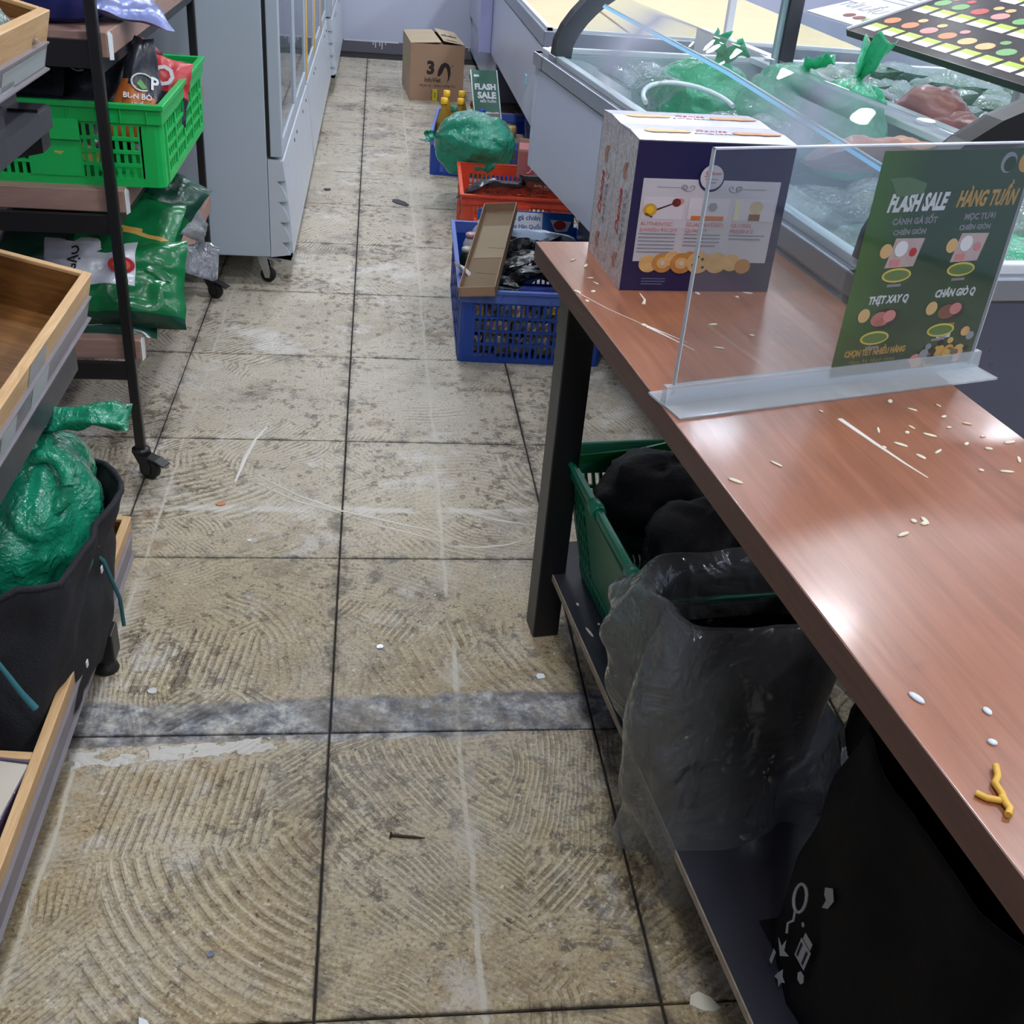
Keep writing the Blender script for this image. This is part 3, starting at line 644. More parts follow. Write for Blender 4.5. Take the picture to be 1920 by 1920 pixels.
# ---------------------------------------------------------------- left: wooden tray rack
rk = thing('tray_rack', 'black steel rack carrying three sloping wooden trays at the left edge', 'rack', (-.9, -.45, 0))
for y in (.20+.45, -1.2+.45):
    for x in (.435, -.30):
        MB().bx(x-.026, x+.026, y-.026, y+.026, .035, .105 if x > 0 else 1.5).build('leg', BLACK, rk, bev=.003)
        MB().lathe([(.024, 0), (.026, .004), (.02, .018), (.010, .022), (.010, .04)], 18, (x, y, 0)).build('foot', BLACKR, rk)
    for z in (.085, .62, 1.08): MB().bx(-.30, .40, y-.02, y+.02, z, z+.03).build('bracket', BLACK, rk)
for z, nm in ((.095, 'rail'), (.60, 'rail'), (1.06, 'rail')):
    MB().bx(-.31, -.28, -1.2+.45, .65, z, z+.03).build(nm, BLACK, rk)
for z in (1.045,):
    MB().bx(.36, .425, -1.3, .84, z, z+.035).build('front_channel', DGREY, rk); MB().bx(.34, .372, -1.3, .84, z+.03, z+.085).build('front_channel', DGREY, rk)
    MB().prism([(.30, z-.06), (.42, z-.03), (.42, z+.04), (.30, z+.04)], .78, .83, 'y').build('end_bracket', BLACK, rk)
MB().bx(.30, .415, -1.3, .82, .60, .668).build('front_channel', DGREY, rk)

def tray(label, xf, zf, ye, yn, depth, tilt, hh, dividers, rail, m_in=PINED):
    "sloping display tray: local x runs from the front edge back (-x), local z up, tilted about y"
    t = thing('wooden_tray', label, 'tray', (xf, ye, zf), rot=(0, R(tilt), 0), group='wooden display trays')
    L = ye-yn; th = .017
    MB().bx(-th, 0, -L, 0, -hh, 0).build('front_board', PINE, t, bev=.0015)
    MB().bx(-depth, -depth+th, -L, 0, -hh, .0).build('back_board', PINE, t, bev=.0015)
    MB().bx(-depth+th, -th, -th, 0, -hh, 0).build('end_board', PINEX, t, bev=.0015)
    MB().bx(-depth+th, -th, -L, -L+th, -hh, 0).build('end_board', PINEX, t, bev=.0015)
    MB().bx(-depth+th, -th, -L+th, -th, -hh, -hh+.01).build('tray_bottom', m_in, t)
    MB().bx(-depth+th, -th, -th-.002, -th, -hh+.01, -.006).build('end_lining', m_in, t)
    for d in dividers: MB().bx(-depth+th, -th, d-th-ye, d-ye, -hh+.01, -.004).build('divider', PINEX, t, bev=.0015)
    z0, z1 = rail
    s = MB().bx(.0015, .004, -L, -.012, z0, z1); s.bx(.0, .011, -L, -.006, z0-.003, z0); s.bx(.0, .007, -L, -.012, z1-.001, z1+.002)
    r_ = s.build('price_rail', PSTRIP, t)
    return t, r_
t1, r1_ = tray('pale wooden tray highest on the rack, wrapped goods inside, at the top left corner', -.470, 1.223, .45, -.9, .36, 14, .10, (), (-.092, -.05))
t2, r2_ = tray('wooden tray at mid height of the rack, nearly empty with brown inside', -.457, .765, .45, -.9, .36, 14, .11, (), (-.088, -.044))
t3, r3_ = tray('wooden tray lowest on the rack with the black bag standing in it', -.447, .203, .475, -1.0, .36, 6, .085, (-.25,), (-.088, -.035))
TAPEG = glass_mat('teal_tape', (96, 190, 168), .35, .2); TAPEY = glass_mat('olive_tape', (170, 150, 60), .25, .25); TAPER = glass_mat('mauve_tape', (176, 120, 140), .4, .2)
MB().bx(.0042, .0046, -.41, -.31, -.088, -.05).build('tape', TAPEG, r2_); MB().bx(.0042, .0046, -.58, -.50, -.088, -.05).build('tape', TAPEG, r2_)
MB().bx(.0005, .0009, -.43, -.33, -.043, -.002).build('tape', TAPEY, t2)
MB().bx(.0042, .0046, -.27, -.02, -.088, -.058).build('tape', TAPEG, r1_); MB().bx(.0042, .0046, -.30, -.20, -.092, -.078).build('tape', TAPER, r1_)
MB().bx(-.0175, -.017, -.20, -.06, -.075, -.02).build('paper_strip', WHITEP, t1)
# goods in the trays
b = MB(); b.bx(-.03, .03, -.16, .16, 0, .03); o = b.build('dark_packet', FABRIC, loc=(-.585, .06, .70), rot=(0, R(14), R(14)), bev=.008); tag(o, 'dark flat packet lying in the mid height wooden tray', 'packet')
b = MB(); b.bx(-.02, .02, -.03, .03, 0, .004); o = b.build('paper_label', WHITEP, loc=(-.575, -.05, .733), rot=(R(6), R(14), R(30))); tag(o, 'small white paper label on the dark packet in the mid height tray', 'label')
o = pouch('wrapped_pack', 'clear wrapped pale pack in the highest wooden tray', 'pack', pose((-.58, .25, 1.245), -60, 0, 70), .20, .16, .07, [FROST], lambda u, v: 0, 61)
o = pouch('wrapped_pack', 'clear pack of brown pieces beside the pale pack in the highest tray', 'pack', pose((-.535, .345, 1.205), -70, 0, 60), .11, .10, .04, [mat('brown_glossy_film', (110, 84, 66), .18, bump=.9, bsc=50)], lambda u, v: 0, 66)
pk = thing('paper_pack', 'film wrapped pack of pale boards in the near bay of the lowest tray', 'pack', (-.525, -.37, .150), rot=(0, R(6), R(-6)))
MB().bx(-.07, .045, -.16, .10, 0, .055).build('paper_stack', mat('pale_paper', (198, 188, 172), .6, bump=.1), pk, bev=.004)
b = MB(); b.bx(.0455, .0475, -.165, .104, -.004, .058); b.bx(-.073, .048, .101, .104, -.004, .058); b.build('film_wrap', mat('purple_shiny_film', (128, 112, 140), .12, .3, bump=.8, bsc=40), pk, bev=.002)
MB().bx(-.56, -.545, -.55, -.26, .125, .165).build('thin_board', PINE); o = bpy.data.objects['thin_board']; o.rotation_euler = (0, 0, R(-2)); tag(o, 'thin pine board leaning inside the near bay of the lowest tray', 'board')

# black fabric bag holding a green tied bag, in the lowest tray
fb = thing('cloth_bag', 'black fabric shopping bag standing in the lowest wooden tray', 'bag', (-.588, .07, .125))
def fbag(u, v):
    a = 2*math.pi*u; z = v*.312
    wx, wy = .145+.02*v, .26-.02*v
    k = 3.2
    cx_, sy_ = math.cos(a), math.sin(a); rr = (abs(cx_)**k+abs(sy_)**k)**(-1/k)
    fold = .020*noise.noise(Vector((cx_*2.0, sy_*2.0, v*2.2)))+.010*noise.noise(Vector((cx_*5, sy_*5, v*5)))
    lean = .02*v
    return (cx_*rr*(wx+fold)+lean, sy_*rr*(wy+fold*1.6)+.05*(v-.3), z*(1-.03*(sy_ < 0)*abs(sy_))+.012*noise.noise(Vector((cx_*3, sy_*3, 9)))*v)
b = MB(); b.grid(fbag, 72, 20, 0, True); b.add([(-.13, -.25, .004), (.13, -.25, .004), (.13, .25, .004), (-.13, .25, .004)], [(0, 1, 2, 3)]); b.build('bag_body', FABRIC, fb, solid=.004)
b = MB(); b.tube([tuple(Vector(fbag(i/40, .985))+Vector((0, 0, .004))) for i in range(41)], .006, 8, cap=False); b.build('hem', FABRIC, fb)
b = MB(); b.tube([(.11, .02, .30), (.17, .05, .20), (.185, .07, .10), (.18, .09, .02)], .004, 8); b.build('side_strap', TEAL, fb)
b = MB(); b.tube([(.06, -.285, .285), (.085, -.285, .23), (.11, -.285, .17), (.128, -.288, .14)], [.0035, .004, .005, .006], 8); b.build('cord', TEAL, fb)
b = MB()
for p in ((.125, -.02, .17), (.14, .10, .13), (.145, -.12, .09), (.15, .03, .19)): b.bx(p[0]+.02, p[0]+.022, p[1]-.006, p[1]+.004, p[2], p[2]+.012)
b.build('lint', WHITEP, fb)
knot_bag('green_plastic_bag', 'green tied plastic bag inside the black fabric bag on the lowest tray', 'bag', (-.545, .16, .40), .122, .19, .15, BAGG, 3.3, (.35, .10, 1), 0, 6, flat=.8)
gb = bpy.data.objects['green_plastic_bag']
def flapf(u, v):
    a = (u-.5)*2
    return (v*.135+.01*nz(u*2, v*3), a*.045*(.55+.5*v)+.02*v, .055*v-.045*v*v+.02*(1-abs(a))*(1-v*.4)+.012*nz(u*4, v*4, 2))
b = MB(); b.grid(flapf, 14, 14); b.grid(lambda u, v: tuple(Vector(flapf(u, v))-Vector((0, 0, .035*(1-abs(2*u-1)**2)))), 14, 14, flip=True); o = b.build('bag_ear', BAGG, gb, solid=.0008, loc=(.045, .03, .175))
b = MB(); b.tube([(.055+.045*math.cos(a), -.08+.035*math.sin(a)-.01, .115+.04*math.sin(a)) for a in [i*.45 for i in range(14)]], [.012+.004*nz(i*.9) for i in range(14)], 10); b.build('bag_loop', BAGG, gb)
# ---------------------------------------------------------------- left: glass door fridges along the aisle
GASK = mat('black_gasket', (16, 17, 24), .5)
LEDW = emit('fridge_strip_light', (214, 240, 255), 2.2)
def fridge(label, y0, y1, xf, decals=()):
    t = thing('display_fridge', label, 'fridge', (xf-.40, (y0+y1)/2, 0), 0, 'upright glass door fridges')
    hy = (y1-y0)/2; H = 2.0; zb = .122
    xb, xm = -.36, .328       # back and front of the cabinet (local)
    b = MB(); b.bx(xb, xm, -hy, -hy+.035, zb, H); b.build('side_panel', FRIDGE, t, bev=.004)
    MB().bx(xb, xm, hy-.035, hy, zb, H).build('side_panel', FRIDGE, t, bev=.004)
    MB().bx(xb, xb+.03, -hy+.035, hy-.035, zb, H).build('back_panel', FRIDGE2, t)
    MB().bx(xb, xm, -hy, hy, H, H+.02).build('top_panel', FRIDGE, t)
    MB().bx(xb+.03, xm, -hy+.035, hy-.035, zb, .49).build('machine_box', FRIDGE2, t)
    for z in (.80, 1.12, 1.45): MB().bx(xb+.03, xm-.05, -hy+.04, hy-.04, z, z+.012).build('wire_shelf', WHITE, t)
    MB().bx(xm-.03, xm-.015, -hy+.05, -hy+.062, .52, 1.9).build('strip_light', LEDW, t)
    # kick panel with louvred edge
    prof = [(xm+.002, .490), (xm+.056, .486)]
    for k in range(4):
        z = .415-k*.077; o_ = .004+.004*k
        prof += [(xm+.060+o_, z), (xm+.030+o_, z-.003), (xm+.036+o_, z-.012), (xm+.046+o_, z-.026), (xm+.058+o_, z-.05), (xm+.064+o_, z-.072)]
    prof += [(xm+.084, .135), (xm+.082, .122), (xm+.002, .122)]
    kp = MB(); kp.prism(prof, -hy, -hy+.02, 'y'); k_ = kp.build('kick_end', FRIDGE2, t)
    b = MB(); b.prism([(xm+.004, .488), (xm+.058, .484), (xm+.076, .28), (xm+.086, .124), (xm+.004, .124)], -hy+.02, hy, 'y'); k2 = b.build('kick_panel', FRIDGE2, t, bev=.003)
    for y in (-hy+.55, -hy+.70, hy-.4, hy-.15): MB().lathe([(.008, -.004), (.009, .003), (.004, .005)], 10, M=Matrix.Translation((xm+.060, y, .44)) @ Matrix.Rotation(R(90), 4, 'Y')).build('screw_head', DGREY, k2)
    # doors
    nd = max(1, round((y1-y0)/.75)); wdt = (2*hy)/nd
    for i in range(nd):
        a = -hy+i*wdt+.002; c = a+wdt-.004
        MB().bx(xm, xm+.012, a, c, .50, 1.97).build('door_gasket', GASK, t)
        x0, x1 = xm+.012, xm+.056; fw = .055
        d = MB(); d.bx(x0, x1, a, a+fw, .498, 1.975); d.bx(x0, x1, c-fw, c, .498, 1.975); d.bx(x0, x1, a+fw, c-fw, .498, .498+fw); d.bx(x0, x1, a+fw, c-fw, 1.92, 1.975)
        do = d.build('door', FRIDGE, t, bev=.004)
        MB().bx(x0+.012, x1-.006, a+fw, c-fw, .498+fw, 1.92).build('pane', GLASSD, do)
        MB().bx(x1+.001, x1+.022, c-.045, c-.025, .95, 1.35).build('door_handle', FRIDGE2, do, bev=.004)
        for (yy, z0, z1, m_) in decals:
            if yy == i: MB().bx(x1+.0005, x1+.0012, a+.002, a+.12, z0, z1).build('printed_strip', m_, do)
    for y in (-hy+.075, hy-.075):
        for x in (xb+.08, xm-.04):
            c = caster(t, x, y, zb, .030, fork=CHROME, brake=CHROME, rz=R(-12), w=.02)
    return t
fridge('pale grey glass door fridge nearest the camera, its plain side beside the steel trolley', 2.503, 4.02, -.247, ())
fridge('pale grey glass door fridge in the middle of the row, yellow strips on its doors', 4.05, 6.33, -.247, ((0, .5, 1.0, YELLOW), (0, 1.0, 1.9, RED), (1, .5, 1.2, YELLOW), (2, .5, 1.0, GOLDP)))
fridge('pale grey glass door fridge farthest along, by the back wall', 6.38, 8.2, -.215, ((0, .5, .8, GOLDP), (0, .8, 1.6, MAROON)))
# ---------------------------------------------------------------- far end of the aisle: carton
cb = thing('carton_box', 'brown cardboard carton printed 30 with half open flaps, by the back wall', 'box', (.308, 6.385, 0), R(4))
cw, cd, ch = .375, .60, .372
b = MB(); b.bx(0, cw, 0, .005, 0, ch); b.build('front_side', CARD, cb); MB().bx(0, cw, cd-.005, cd, 0, ch).build('back_side', CARD, cb)
MB().bx(0, .005, .005, cd-.005, 0, ch).build('left_side', CARDL, cb); MB().bx(cw-.005, cw, .005, cd-.005, 0, ch).build('right_side', CARD, cb); MB().bx(.005, cw-.005, .005, cd-.005, 0, .006).build('bottom', CARD, cb)
fa = MB().prism([(0, ch), (cw*.56, ch+.012), (cw*.56, ch+.016), (0, ch+.004)], .0, cd, 'y').build('flap', CARDL, cb)
fb_ = MB().prism([(cw, ch), (cw*.60, ch+.022), (cw*.60, ch+.026), (cw, ch+.004)], .0, cd, 'y').build('flap', CARDL, cb)
MB().prism([(.03, ch-.004), (cw-.02, ch-.012), (cw-.02, ch-.008), (.03, ch)], .006, .15, 'y').build('inner_flap', CARDD, cb)
patch('torn_hole', [(0, 0), (.03, .035), (.07, .03), (.10, -.0), (.05, -.01)], CARDD, fb_, frame((cw*.63, .05, ch+.0265), (1, 0, -.15), (0, 1, 0)))
for k in range(6): patch('flap_print', rect(.02, .05, .0, .004), GREYP, fa, frame((.06+.02*k, .10+.03*(k % 2), ch+.0075+.0007*k), (0, 1, 0), (-1, 0, -.03)))
patch('flap_print', rect(0, .06, 0, .05), mat('faded_stamp', (128, 124, 104), .8), fa, frame((.05, .42, ch+.0065), (1, 0, .03), (0, 1, 0)))
for k in range(8): patch('flap_print', rect(0, .010, 0, .05+.02*(k % 3)), INKB, fb_, frame((.24+.014*k, .25, ch+.0255-.0021*k), (1, 0, -.147), (0, 1, 0)))
F = frame((cw/2, -.0006, 0), (1, 0, 0), (0, 0, 1))
text('3', .115, INK, cb, F @ Matrix.Translation((-.045, .215, 0)), bold=.05)
def arc_poly(pts): return pts
M0 = F @ Matrix.Translation((.048, .205, 0))
patch('lady_head_emblem', [(-.045, -.04), (-.040, .0), (-.022, .038), (.002, .052), (.026, .046), (.044, .022), (.048, -.02), (.040, -.055), (.024, -.082), (.030, -.050), (.026, -.012), (.020, .010), (.008, .024), (-.002, .010), (-.012, -.016), (-.028, -.038)], INK, cb, M0)
text('®', .018, INK, cb, F @ Matrix.Translation((.108, .235, 0)))
text('InfoViet', .042, INK, cb, F @ Matrix.Translation((-.030, .138, 0)), bold=.02, width=.85)
text('TRỌN VỊ - TRỌN NIỀM TIN', .021, INKB, cb, F @ Matrix.Translation((.005, .100, 0)), bold=.02)
lb = patch('yellow_sticker', rect(-.022, .022, 0, .076), YELP, cb, F @ Matrix.Translation((-.01, .004, 0)))
for k in range(5):
    for s in (-1, 1): patch('sticker_mark', rect(-.004, .004, 0, .007), INK, lb, F @ Matrix.Translation((-.01+s*.021, .010+k*.014, .0005)))
patch('sticker_mark', rect(-.006, -.002, .02, .06), INK, lb, F @ Matrix.Translation((-.01, .0, .0005))); patch('sticker_mark', rect(.003, .006, .02, .055), INK, lb, F @ Matrix.Translation((-.01, .0, .0005)))

# ---------------------------------------------------------------- crates on the right of the aisle
c1 = crate('plastic_crate', 'blue slatted plastic crate nearest the camera, full of sauce packs, beside the desk leg', (.625, 2.225, 0), R(-1.5), .50, .78, .262, BLUEB, BLUER, rows=4, nx=20, ny=26, panel=None)
c2 = crate('plastic_crate', 'orange red plastic crate of meat snack pouches, partly under the white freezer', (.70, 3.32, 0), R(-2), .48, .56, .255, REDC, REDC, rows=4, nx=18, ny=18, panel={'f': (.38, .64)})
c3 = crate('plastic_crate', 'blue plastic crate farthest along, holding oil bottles, near the brown carton', (.665, 4.70, 0), R(-6), .52, .74, .205, BLUEB, BLUER, rows=3, nx=14, ny=20)
# contents of the near blue crate
ct = thing('paper_tray', 'empty brown cardboard tray lying face up across the near blue crate', 'tray', (.485, 2.12, .305), rot=(R(9), R(-8), R(-13)))
tx, ty, td = .062, .335, .035
MB().bx(-tx, tx, -ty, ty, 0, .003).build('tray_floor', CARDD, ct)
for q in ((-tx, -tx+.003, -ty, ty), (tx-.003, tx, -ty, ty)): MB().bx(*q, .003, td).build('tray_side', CARD, ct)
for q in ((-tx, tx, -ty, -ty+.003), (-tx, tx, ty-.003, ty)): MB().bx(*q, .003, td).build('tray_end', CARD, ct)
MB().bx(-tx+.01, tx-.004, -.06, .20, .003, .0045).build('tray_liner', mat('lighter_liner_card', (150, 134, 112), .9), ct)
patch('cut_line', rect(0, .06, 0, .002), INKB, ct, frame((-.01, .02, .0046), (1, -.2, 0), (.2, 1, 0))); patch('cut_line', rect(0, .07, 0, .002), INKB, ct, frame((-.03, -.17, .0032), (1, -.2, 0), (.2, 1, 0)))
tex = plastic_film('speckled_film', (168, 172, 168), .95, .14, .1, 1.0, 40)
def speckle_mat(name, cols, sc=26):
    t = NT(name); o = t.obj(); v = t.n('TexVoronoi'); v.inputs['Scale'].default_value = sc; t.put(v.inputs['Vector'], t.vm('ADD', o, t.vm('SCALE', t.noise(o, 20, 3, col=True), None, .05)))
    f = t.sep(v.outputs['Color'])[0]; k = len(cols)
    c = t.ramp(f, [(i/(k-1), cc) for i, cc in enumerate(cols)])
    return t.done(t.bsdf(c, .22, 0, t.bump(t.noise(o, 40, 3), .5, .01)))
MIXD = speckle_mat('black_printed_sachet', [(26, 26, 30), (40, 40, 44), (60, 64, 62), (150, 152, 150), (34, 34, 36)], 40)
MIXY = speckle_mat('yellow_printed_sachet', [(210, 180, 60), (60, 44, 40), (226, 206, 120), (150, 60, 50), (200, 196, 190)], 60)
MIXG = speckle_mat('green_printed_sachet', [(60, 90, 66), (150, 160, 150), (40, 50, 44), (200, 204, 200), (110, 130, 90)], 40)
MIXB = speckle_mat('mixed_sachet_heap', [(60, 60, 76), (196, 172, 70), (110, 96, 90), (170, 166, 160), (120, 60, 60), (40, 40, 50)], 70)
rnd = random.Random(3)
# bottles
def bottle(name, label, loc, h, r, body, cap, group, lean=(0, 0), band=None):
    t = thing(name, label, 'bottle', loc, rot=(R(lean[0]), R(lean[1]), 0), group=group)
    b = MB(); b.lathe([(r*.9, 0), (r, .01), (r, h*.55), (r*.93, h*.62), (r*.6, h*.76), (r*.38, h*.84), (r*.36, h*.91)], 18); b.build('bottle_body', body, t)
    b = MB(); b.lathe([(r*.46, h*.90), (r*.48, h*.91), (r*.46, h), (r*.30, h+.001)], 18); b.build('cap', cap, t)
    if band: b = MB(); b.lathe([(r*1.015, h*.25), (r*1.015, h*.52)], 18); b.build('label_band', band, t)
    return t
def jar(label, loc, col, cap, r=.03, h=.09, lean=(0, 0)):
    t = thing('sauce_jar', label, 'jar', loc, rot=(R(lean[0]), R(lean[1]), 0), group='jars in the near blue crate')
    b = MB(); b.lathe([(r*.9, 0), (r, .006), (r, h*.7), (r*.7, h*.86), (r*.6, h*.9)], 18); b.build('jar_body', col, t)
    b = MB(); b.lathe([(r*.72, h*.88), (r*.74, h), (r*.5, h+.004), (0, h+.004)], 18); b.build('lid', cap, t)
jar('pale grey jar in the far left corner of the near blue crate', (.475, 2.53, .17), mat('pale_blue_jar', (150, 166, 186), .2), mat('silver_cap', (190, 200, 214), .25, .4), .034, .12, (0, 10))
jar('white red-lidded jar behind the cardboard tray in the near blue crate', (.44, 2.40, .16), mat('white_jar', (190, 190, 200), .25), mat('red_white_lid', (196, 150, 160), .3), .03, .12)
jar('dark green sauce jar by the left wall of the near blue crate', (.415, 2.24, .16), mat('dark_jar', (24, 38, 36), .15), mat('white_gold_lid', (186, 180, 170), .3), .03, .115)
# heap of sachets
labels_ = ['black sachet', 'green speckled sachet', 'grey black sachet', 'dark printed sachet']
wheres = ['beside the cardboard tray', 'under the desk corner', 'against the right wall', 'on top of the heap', 'at the front edge', 'near the middle', 'half under the tray', 'at the back of the heap']
k = 0
for yy in (1.93, 2.02, 2.12, 2.22, 2.32, 2.42):
    for xx in (.52, .62, .72, .81):
        mm = [MIXD, MIXG, FOILB, MIXD][(k*7) % 4]
        o = pouch('sauce_sachet', '%s in the near blue crate, column %s from left, row %s from front' % (labels_[(k*7) % 4], ['one', 'two', 'three', 'four'][k % 4], ['one', 'two', 'three', 'four', 'five', 'six'][k//4]), 'sachet', pose((xx+rnd.uniform(-.02, .02), yy, .205+.03*rnd.random()+(.02 if yy > 2.0 else -.01)), 62+rnd.uniform(-25, 20), rnd.uniform(-25, 25), rnd.uniform(-40, 40)), .13, .15, .035, [mm, WHITEP], lambda u, v: 0, 70+k, 'sachets in the near blue crate', n=(10, 12)); k += 1
o = MB(); o.bx(-.19, .19, -.004, .004, -.055, .055); o = o.build('display_card', mat('blue_card', (18, 92, 170), .4), loc=(.665, 2.555, .275), rot=(R(-12), 0, R(-2)), bev=.001)
tag(o, 'blue printed display card with white label standing along the back of the near blue crate', 'card')
Mc = frame((0, -.0045, 0), (1, 0, 0), (0, 0, 1))
lp = patch('white_label', rect(-.075, .075, -.032, .042), WHITEP, o, Mc @ Matrix.Translation((-.01, .008, 0)))
text('Sốt gà chiên', .027, mat('blue_ink', (40, 80, 150), .5), o, Mc @ Matrix.Translation((-.01, .030, .0005)), bold=.02); text('vị cay Hàn Quốc', .021, mat('blue_ink', (40, 80, 150), .5), o, Mc @ Matrix.Translation((-.01, -.004, .0005)), bold=.02)
patch('red_badge', [(-.04, .016), (.045, .012), (.03, -.026), (-.016, -.03)], WHITEP, o, Mc @ Matrix.Translation((.135, .012, 0))); patch('red_badge', disc(.018, 16, sx=1.4, sy=1), RED, o, Mc @ Matrix.Translation((.135, .008, .0005)))
o = pouch('sauce_sachet', 'long white and blue wrapped pack along the back of the sachet heap', 'sachet', pose((.68, 2.47, .255), 80, 0, -3), .34, .06, .05, [mat('pale_blue_film', (176, 196, 222), .2, bump=.5, bsc=30)], lambda u, v: 0, 120, 'sachets in the near blue crate')
o = pouch('sauce_sachet', 'yellow and red sachet at the front left corner of the near blue crate', 'sachet', pose((.445, 1.90, .235), 55, 0, 20), .10, .10, .03, [YELLOW, RED, WHITEP], lambda u, v: 1 if abs(u-.3) < .15 else 0, 121, 'sachets in the near blue crate')
o = pouch('sauce_sachet', 'white sachet with purple print tucked inside the left wall of the near blue crate', 'sachet', pose((.403, 1.98, .235), 70, 60, 0), .16, .08, .02, [WHITEP, mat('purple_print', (110, 100, 170), .4)], lambda u, v: 1 if (abs(v-.5) < .18 and int(u*14) % 2) else 0, 122, 'sachets in the near blue crate')
# what shows through the slats: stacked sachets standing just inside the walls
k = 0
for row, (z, mm, hh) in enumerate(((.055, MIXB, .07), (.115, MIXY, .06), (.175, MIXB, .07))):
    for i in range(9):
        mm2 = (MIXB, MIXY, MIXD)[(i*5+row*2) % 3] if row != 1 else (MIXY if i % 3 else MIXD)
        o = pouch('sauce_sachet', 'small %s sachet behind the blue crate front slats, %s layer, place %s from left' % (('mixed', 'yellow', 'dark')[(i*5+row*2) % 3] if row != 1 else ('yellow' if i % 3 else 'dark'), ('bottom', 'middle', 'top')[row], ROWN[i]), 'sachet', pose((.425+.048*i, 1.874-.0013*i, z), rnd.uniform(-6, 6), 0, rnd.uniform(-10, 10)), .05, hh, .03, [mm2], lambda u, v: 0, 130+k, 'sachets in the near blue crate', n=(6, 6)); k += 1
o = MB().bx(-.032, .032, -.004, .004, -.03, .03).build('grey_block', mat('grey_foam', (150, 148, 150), .6, bump=.1), loc=(.728, 1.853, .136)); tag(o, 'grey square block pushed against the front slats of the near blue crate', 'block')
MB().bx(-.028, .028, -.0046, -.004, -.004, .0).build('block_groove', GREYP, o); patch('block_print', rect(-.015, .015, -.006, .006), GREYP, o, frame((0, -.0044, .012), (1, 0, 0), (0, 0, 1)))
o = MB().prism([(-.045, -.012), (.03, -.012), (.04, .0), (.03, .014), (-.04, .014)], -.004, .004, 'y').build('yellow_pack', YELLOW, loc=(.728, 1.853, .19)); tag(o, 'small yellow pack above the grey block in the near blue crate', 'pack')

# contents of the orange red crate
def meat_reg(u, v): return 1 if (.62 < v < .9 and .15 < u < .95) else (2 if (.2 < v < .55 and .25 < u < .85) else (3 if v > .93 else 0))
MEAT = speckle_mat('meat_print', [(150, 70, 60), (196, 130, 120), (110, 46, 40), (220, 170, 160)], 90)
for i, (lab, M, w, h, sd) in enumerate((
    ('black snack pouch with meat picture lying over the front rim of the orange crate', pose((.80, 3.11, .285), 58, 0, -8), .20, .26, 140),
    ('dark snack pouch at the left of the orange crate below the green bag', pose((.61, 3.13, .265), 66, 10, 22), .17, .24, 141),
    ('narrow dark pouch in the left corner of the orange crate', pose((.515, 3.14, .255), 60, -16, 40), .11, .20, 142),
    ('brown backed pouch in the middle of the orange crate', pose((.705, 3.20, .25), 70, 0, 5), .10, .24, 143))):
    p = pouch('snack_pouch', lab, 'pouch', M, w, h, .045, [FOILB, BROWNP, MEAT, FOILB], meat_reg if i != 3 else (lambda u, v: 1), sd, 'snack pouches in the orange red crate')
    if i == 0:
        f = pouch_fn(w, h, .045, sd); text('BÒ KHÔ', .026, WHITEP, p, on_pouch(f, .58, .80, .003), bold=.02); text('xé sợi', .016, WHITEP, p, on_pouch(f, .56, .70, .003))
o = pouch('snack_pouch', 'plain brown paper pouch at the right corner of the orange crate, under the freezer', 'pouch', pose((.925, 3.12, .225), 40, 0, -30), .20, .22, .04, [ORANGE], lambda u, v: 0, 150, 'snack pouches in the orange red crate')
o = MB(); 
for i in range(2):
    o = MB().bx(-.045, .045, -.02, .02, -.09, .09).build('snack_box', [BROWNP, MAROON][0], loc=(.775+.085*i, 3.47, .315), rot=(R(-20), 0, R(-6)), bev=.004)
    tag(o, '%s of two brown snack boxes standing at the back of the orange crate' % ('left', 'right')[i], 'box', 'brown snack boxes')
    MB().bx(-.040, .040, -.0206, -.02, -.085, .03).build('front_print', MAROON, o)
    patch('curl_print', [(.03*math.cos(a*.3)*(1 if a < 12 else .6), .045*math.sin(a*.3)*(1 if a < 12 else .7)) for a in list(range(12))+list(range(11, 0, -1))] , WHITEP, o, frame((0, -.0208, -.03), (1, 0, 0), (0, 0, 1))) if False else None
    b = MB(); b.tube([(.026*math.cos(a*.3-1.5), -.0208, .035*math.sin(a*.3-1.5)-.03) for a in range(11)], .003, 6); b.build('curl_print', PINKP, o)
    patch('lid_stripe', rect(-.04, .04, 0, .03), PINKP, o, frame((0, -.0204, .04), (1, 0, 0), (0, 0, 1)))
knot_bag('green_plastic_bag', 'green tied plastic bag lying across the orange and far blue crates', 'bag', (.558, 3.78, .295), .185, .20, .15, plastic_film('teal_bag_film', (34, 170, 134), .85, .18, .35, .5, 22), 6.1, (-.95, -.05, .25), 1, 6, flat=.75, ear_len=.09)
# far blue crate: bottles, leaning sign
bl = [(.475, 4.86, .335, YELLOW, 'rearmost left yellow cap oil bottle'), (.455, 4.72, .32, YELLOW, 'front left yellow cap oil bottle'), (.565, 4.90, .33, YELLOW, 'rear right yellow cap oil bottle'), (.55, 4.76, .315, YELLOW, 'middle yellow cap oil bottle'), (.505, 4.62, .30, CAPG, 'green cap oil bottle'), (.54, 4.50, .28, CAPB, 'blue cap oil bottle'), (.625, 4.80, .30, mat('brown_cap', (110, 74, 40), .4), 'brown cap bottle'), (.66, 4.62, .29, CAPB, 'blue cap bottle half behind the green sign')]
for (x, y, h, cap, nm) in bl:
    bottle('oil_bottle', nm+' in the far blue crate', (x, y, .014), h, .042, OIL, cap, 'oil bottles in the far blue crate', band=None)
sg = thing('sale_sign', 'green FLASH SALE sign card leaning in the far blue crate beside the bottles', 'sign', (.70, 4.66, .245), rot=(R(-38), R(0), R(8)))
Ms = frame((0, 0, 0), (1, 0, 0), (0, 0, 1))
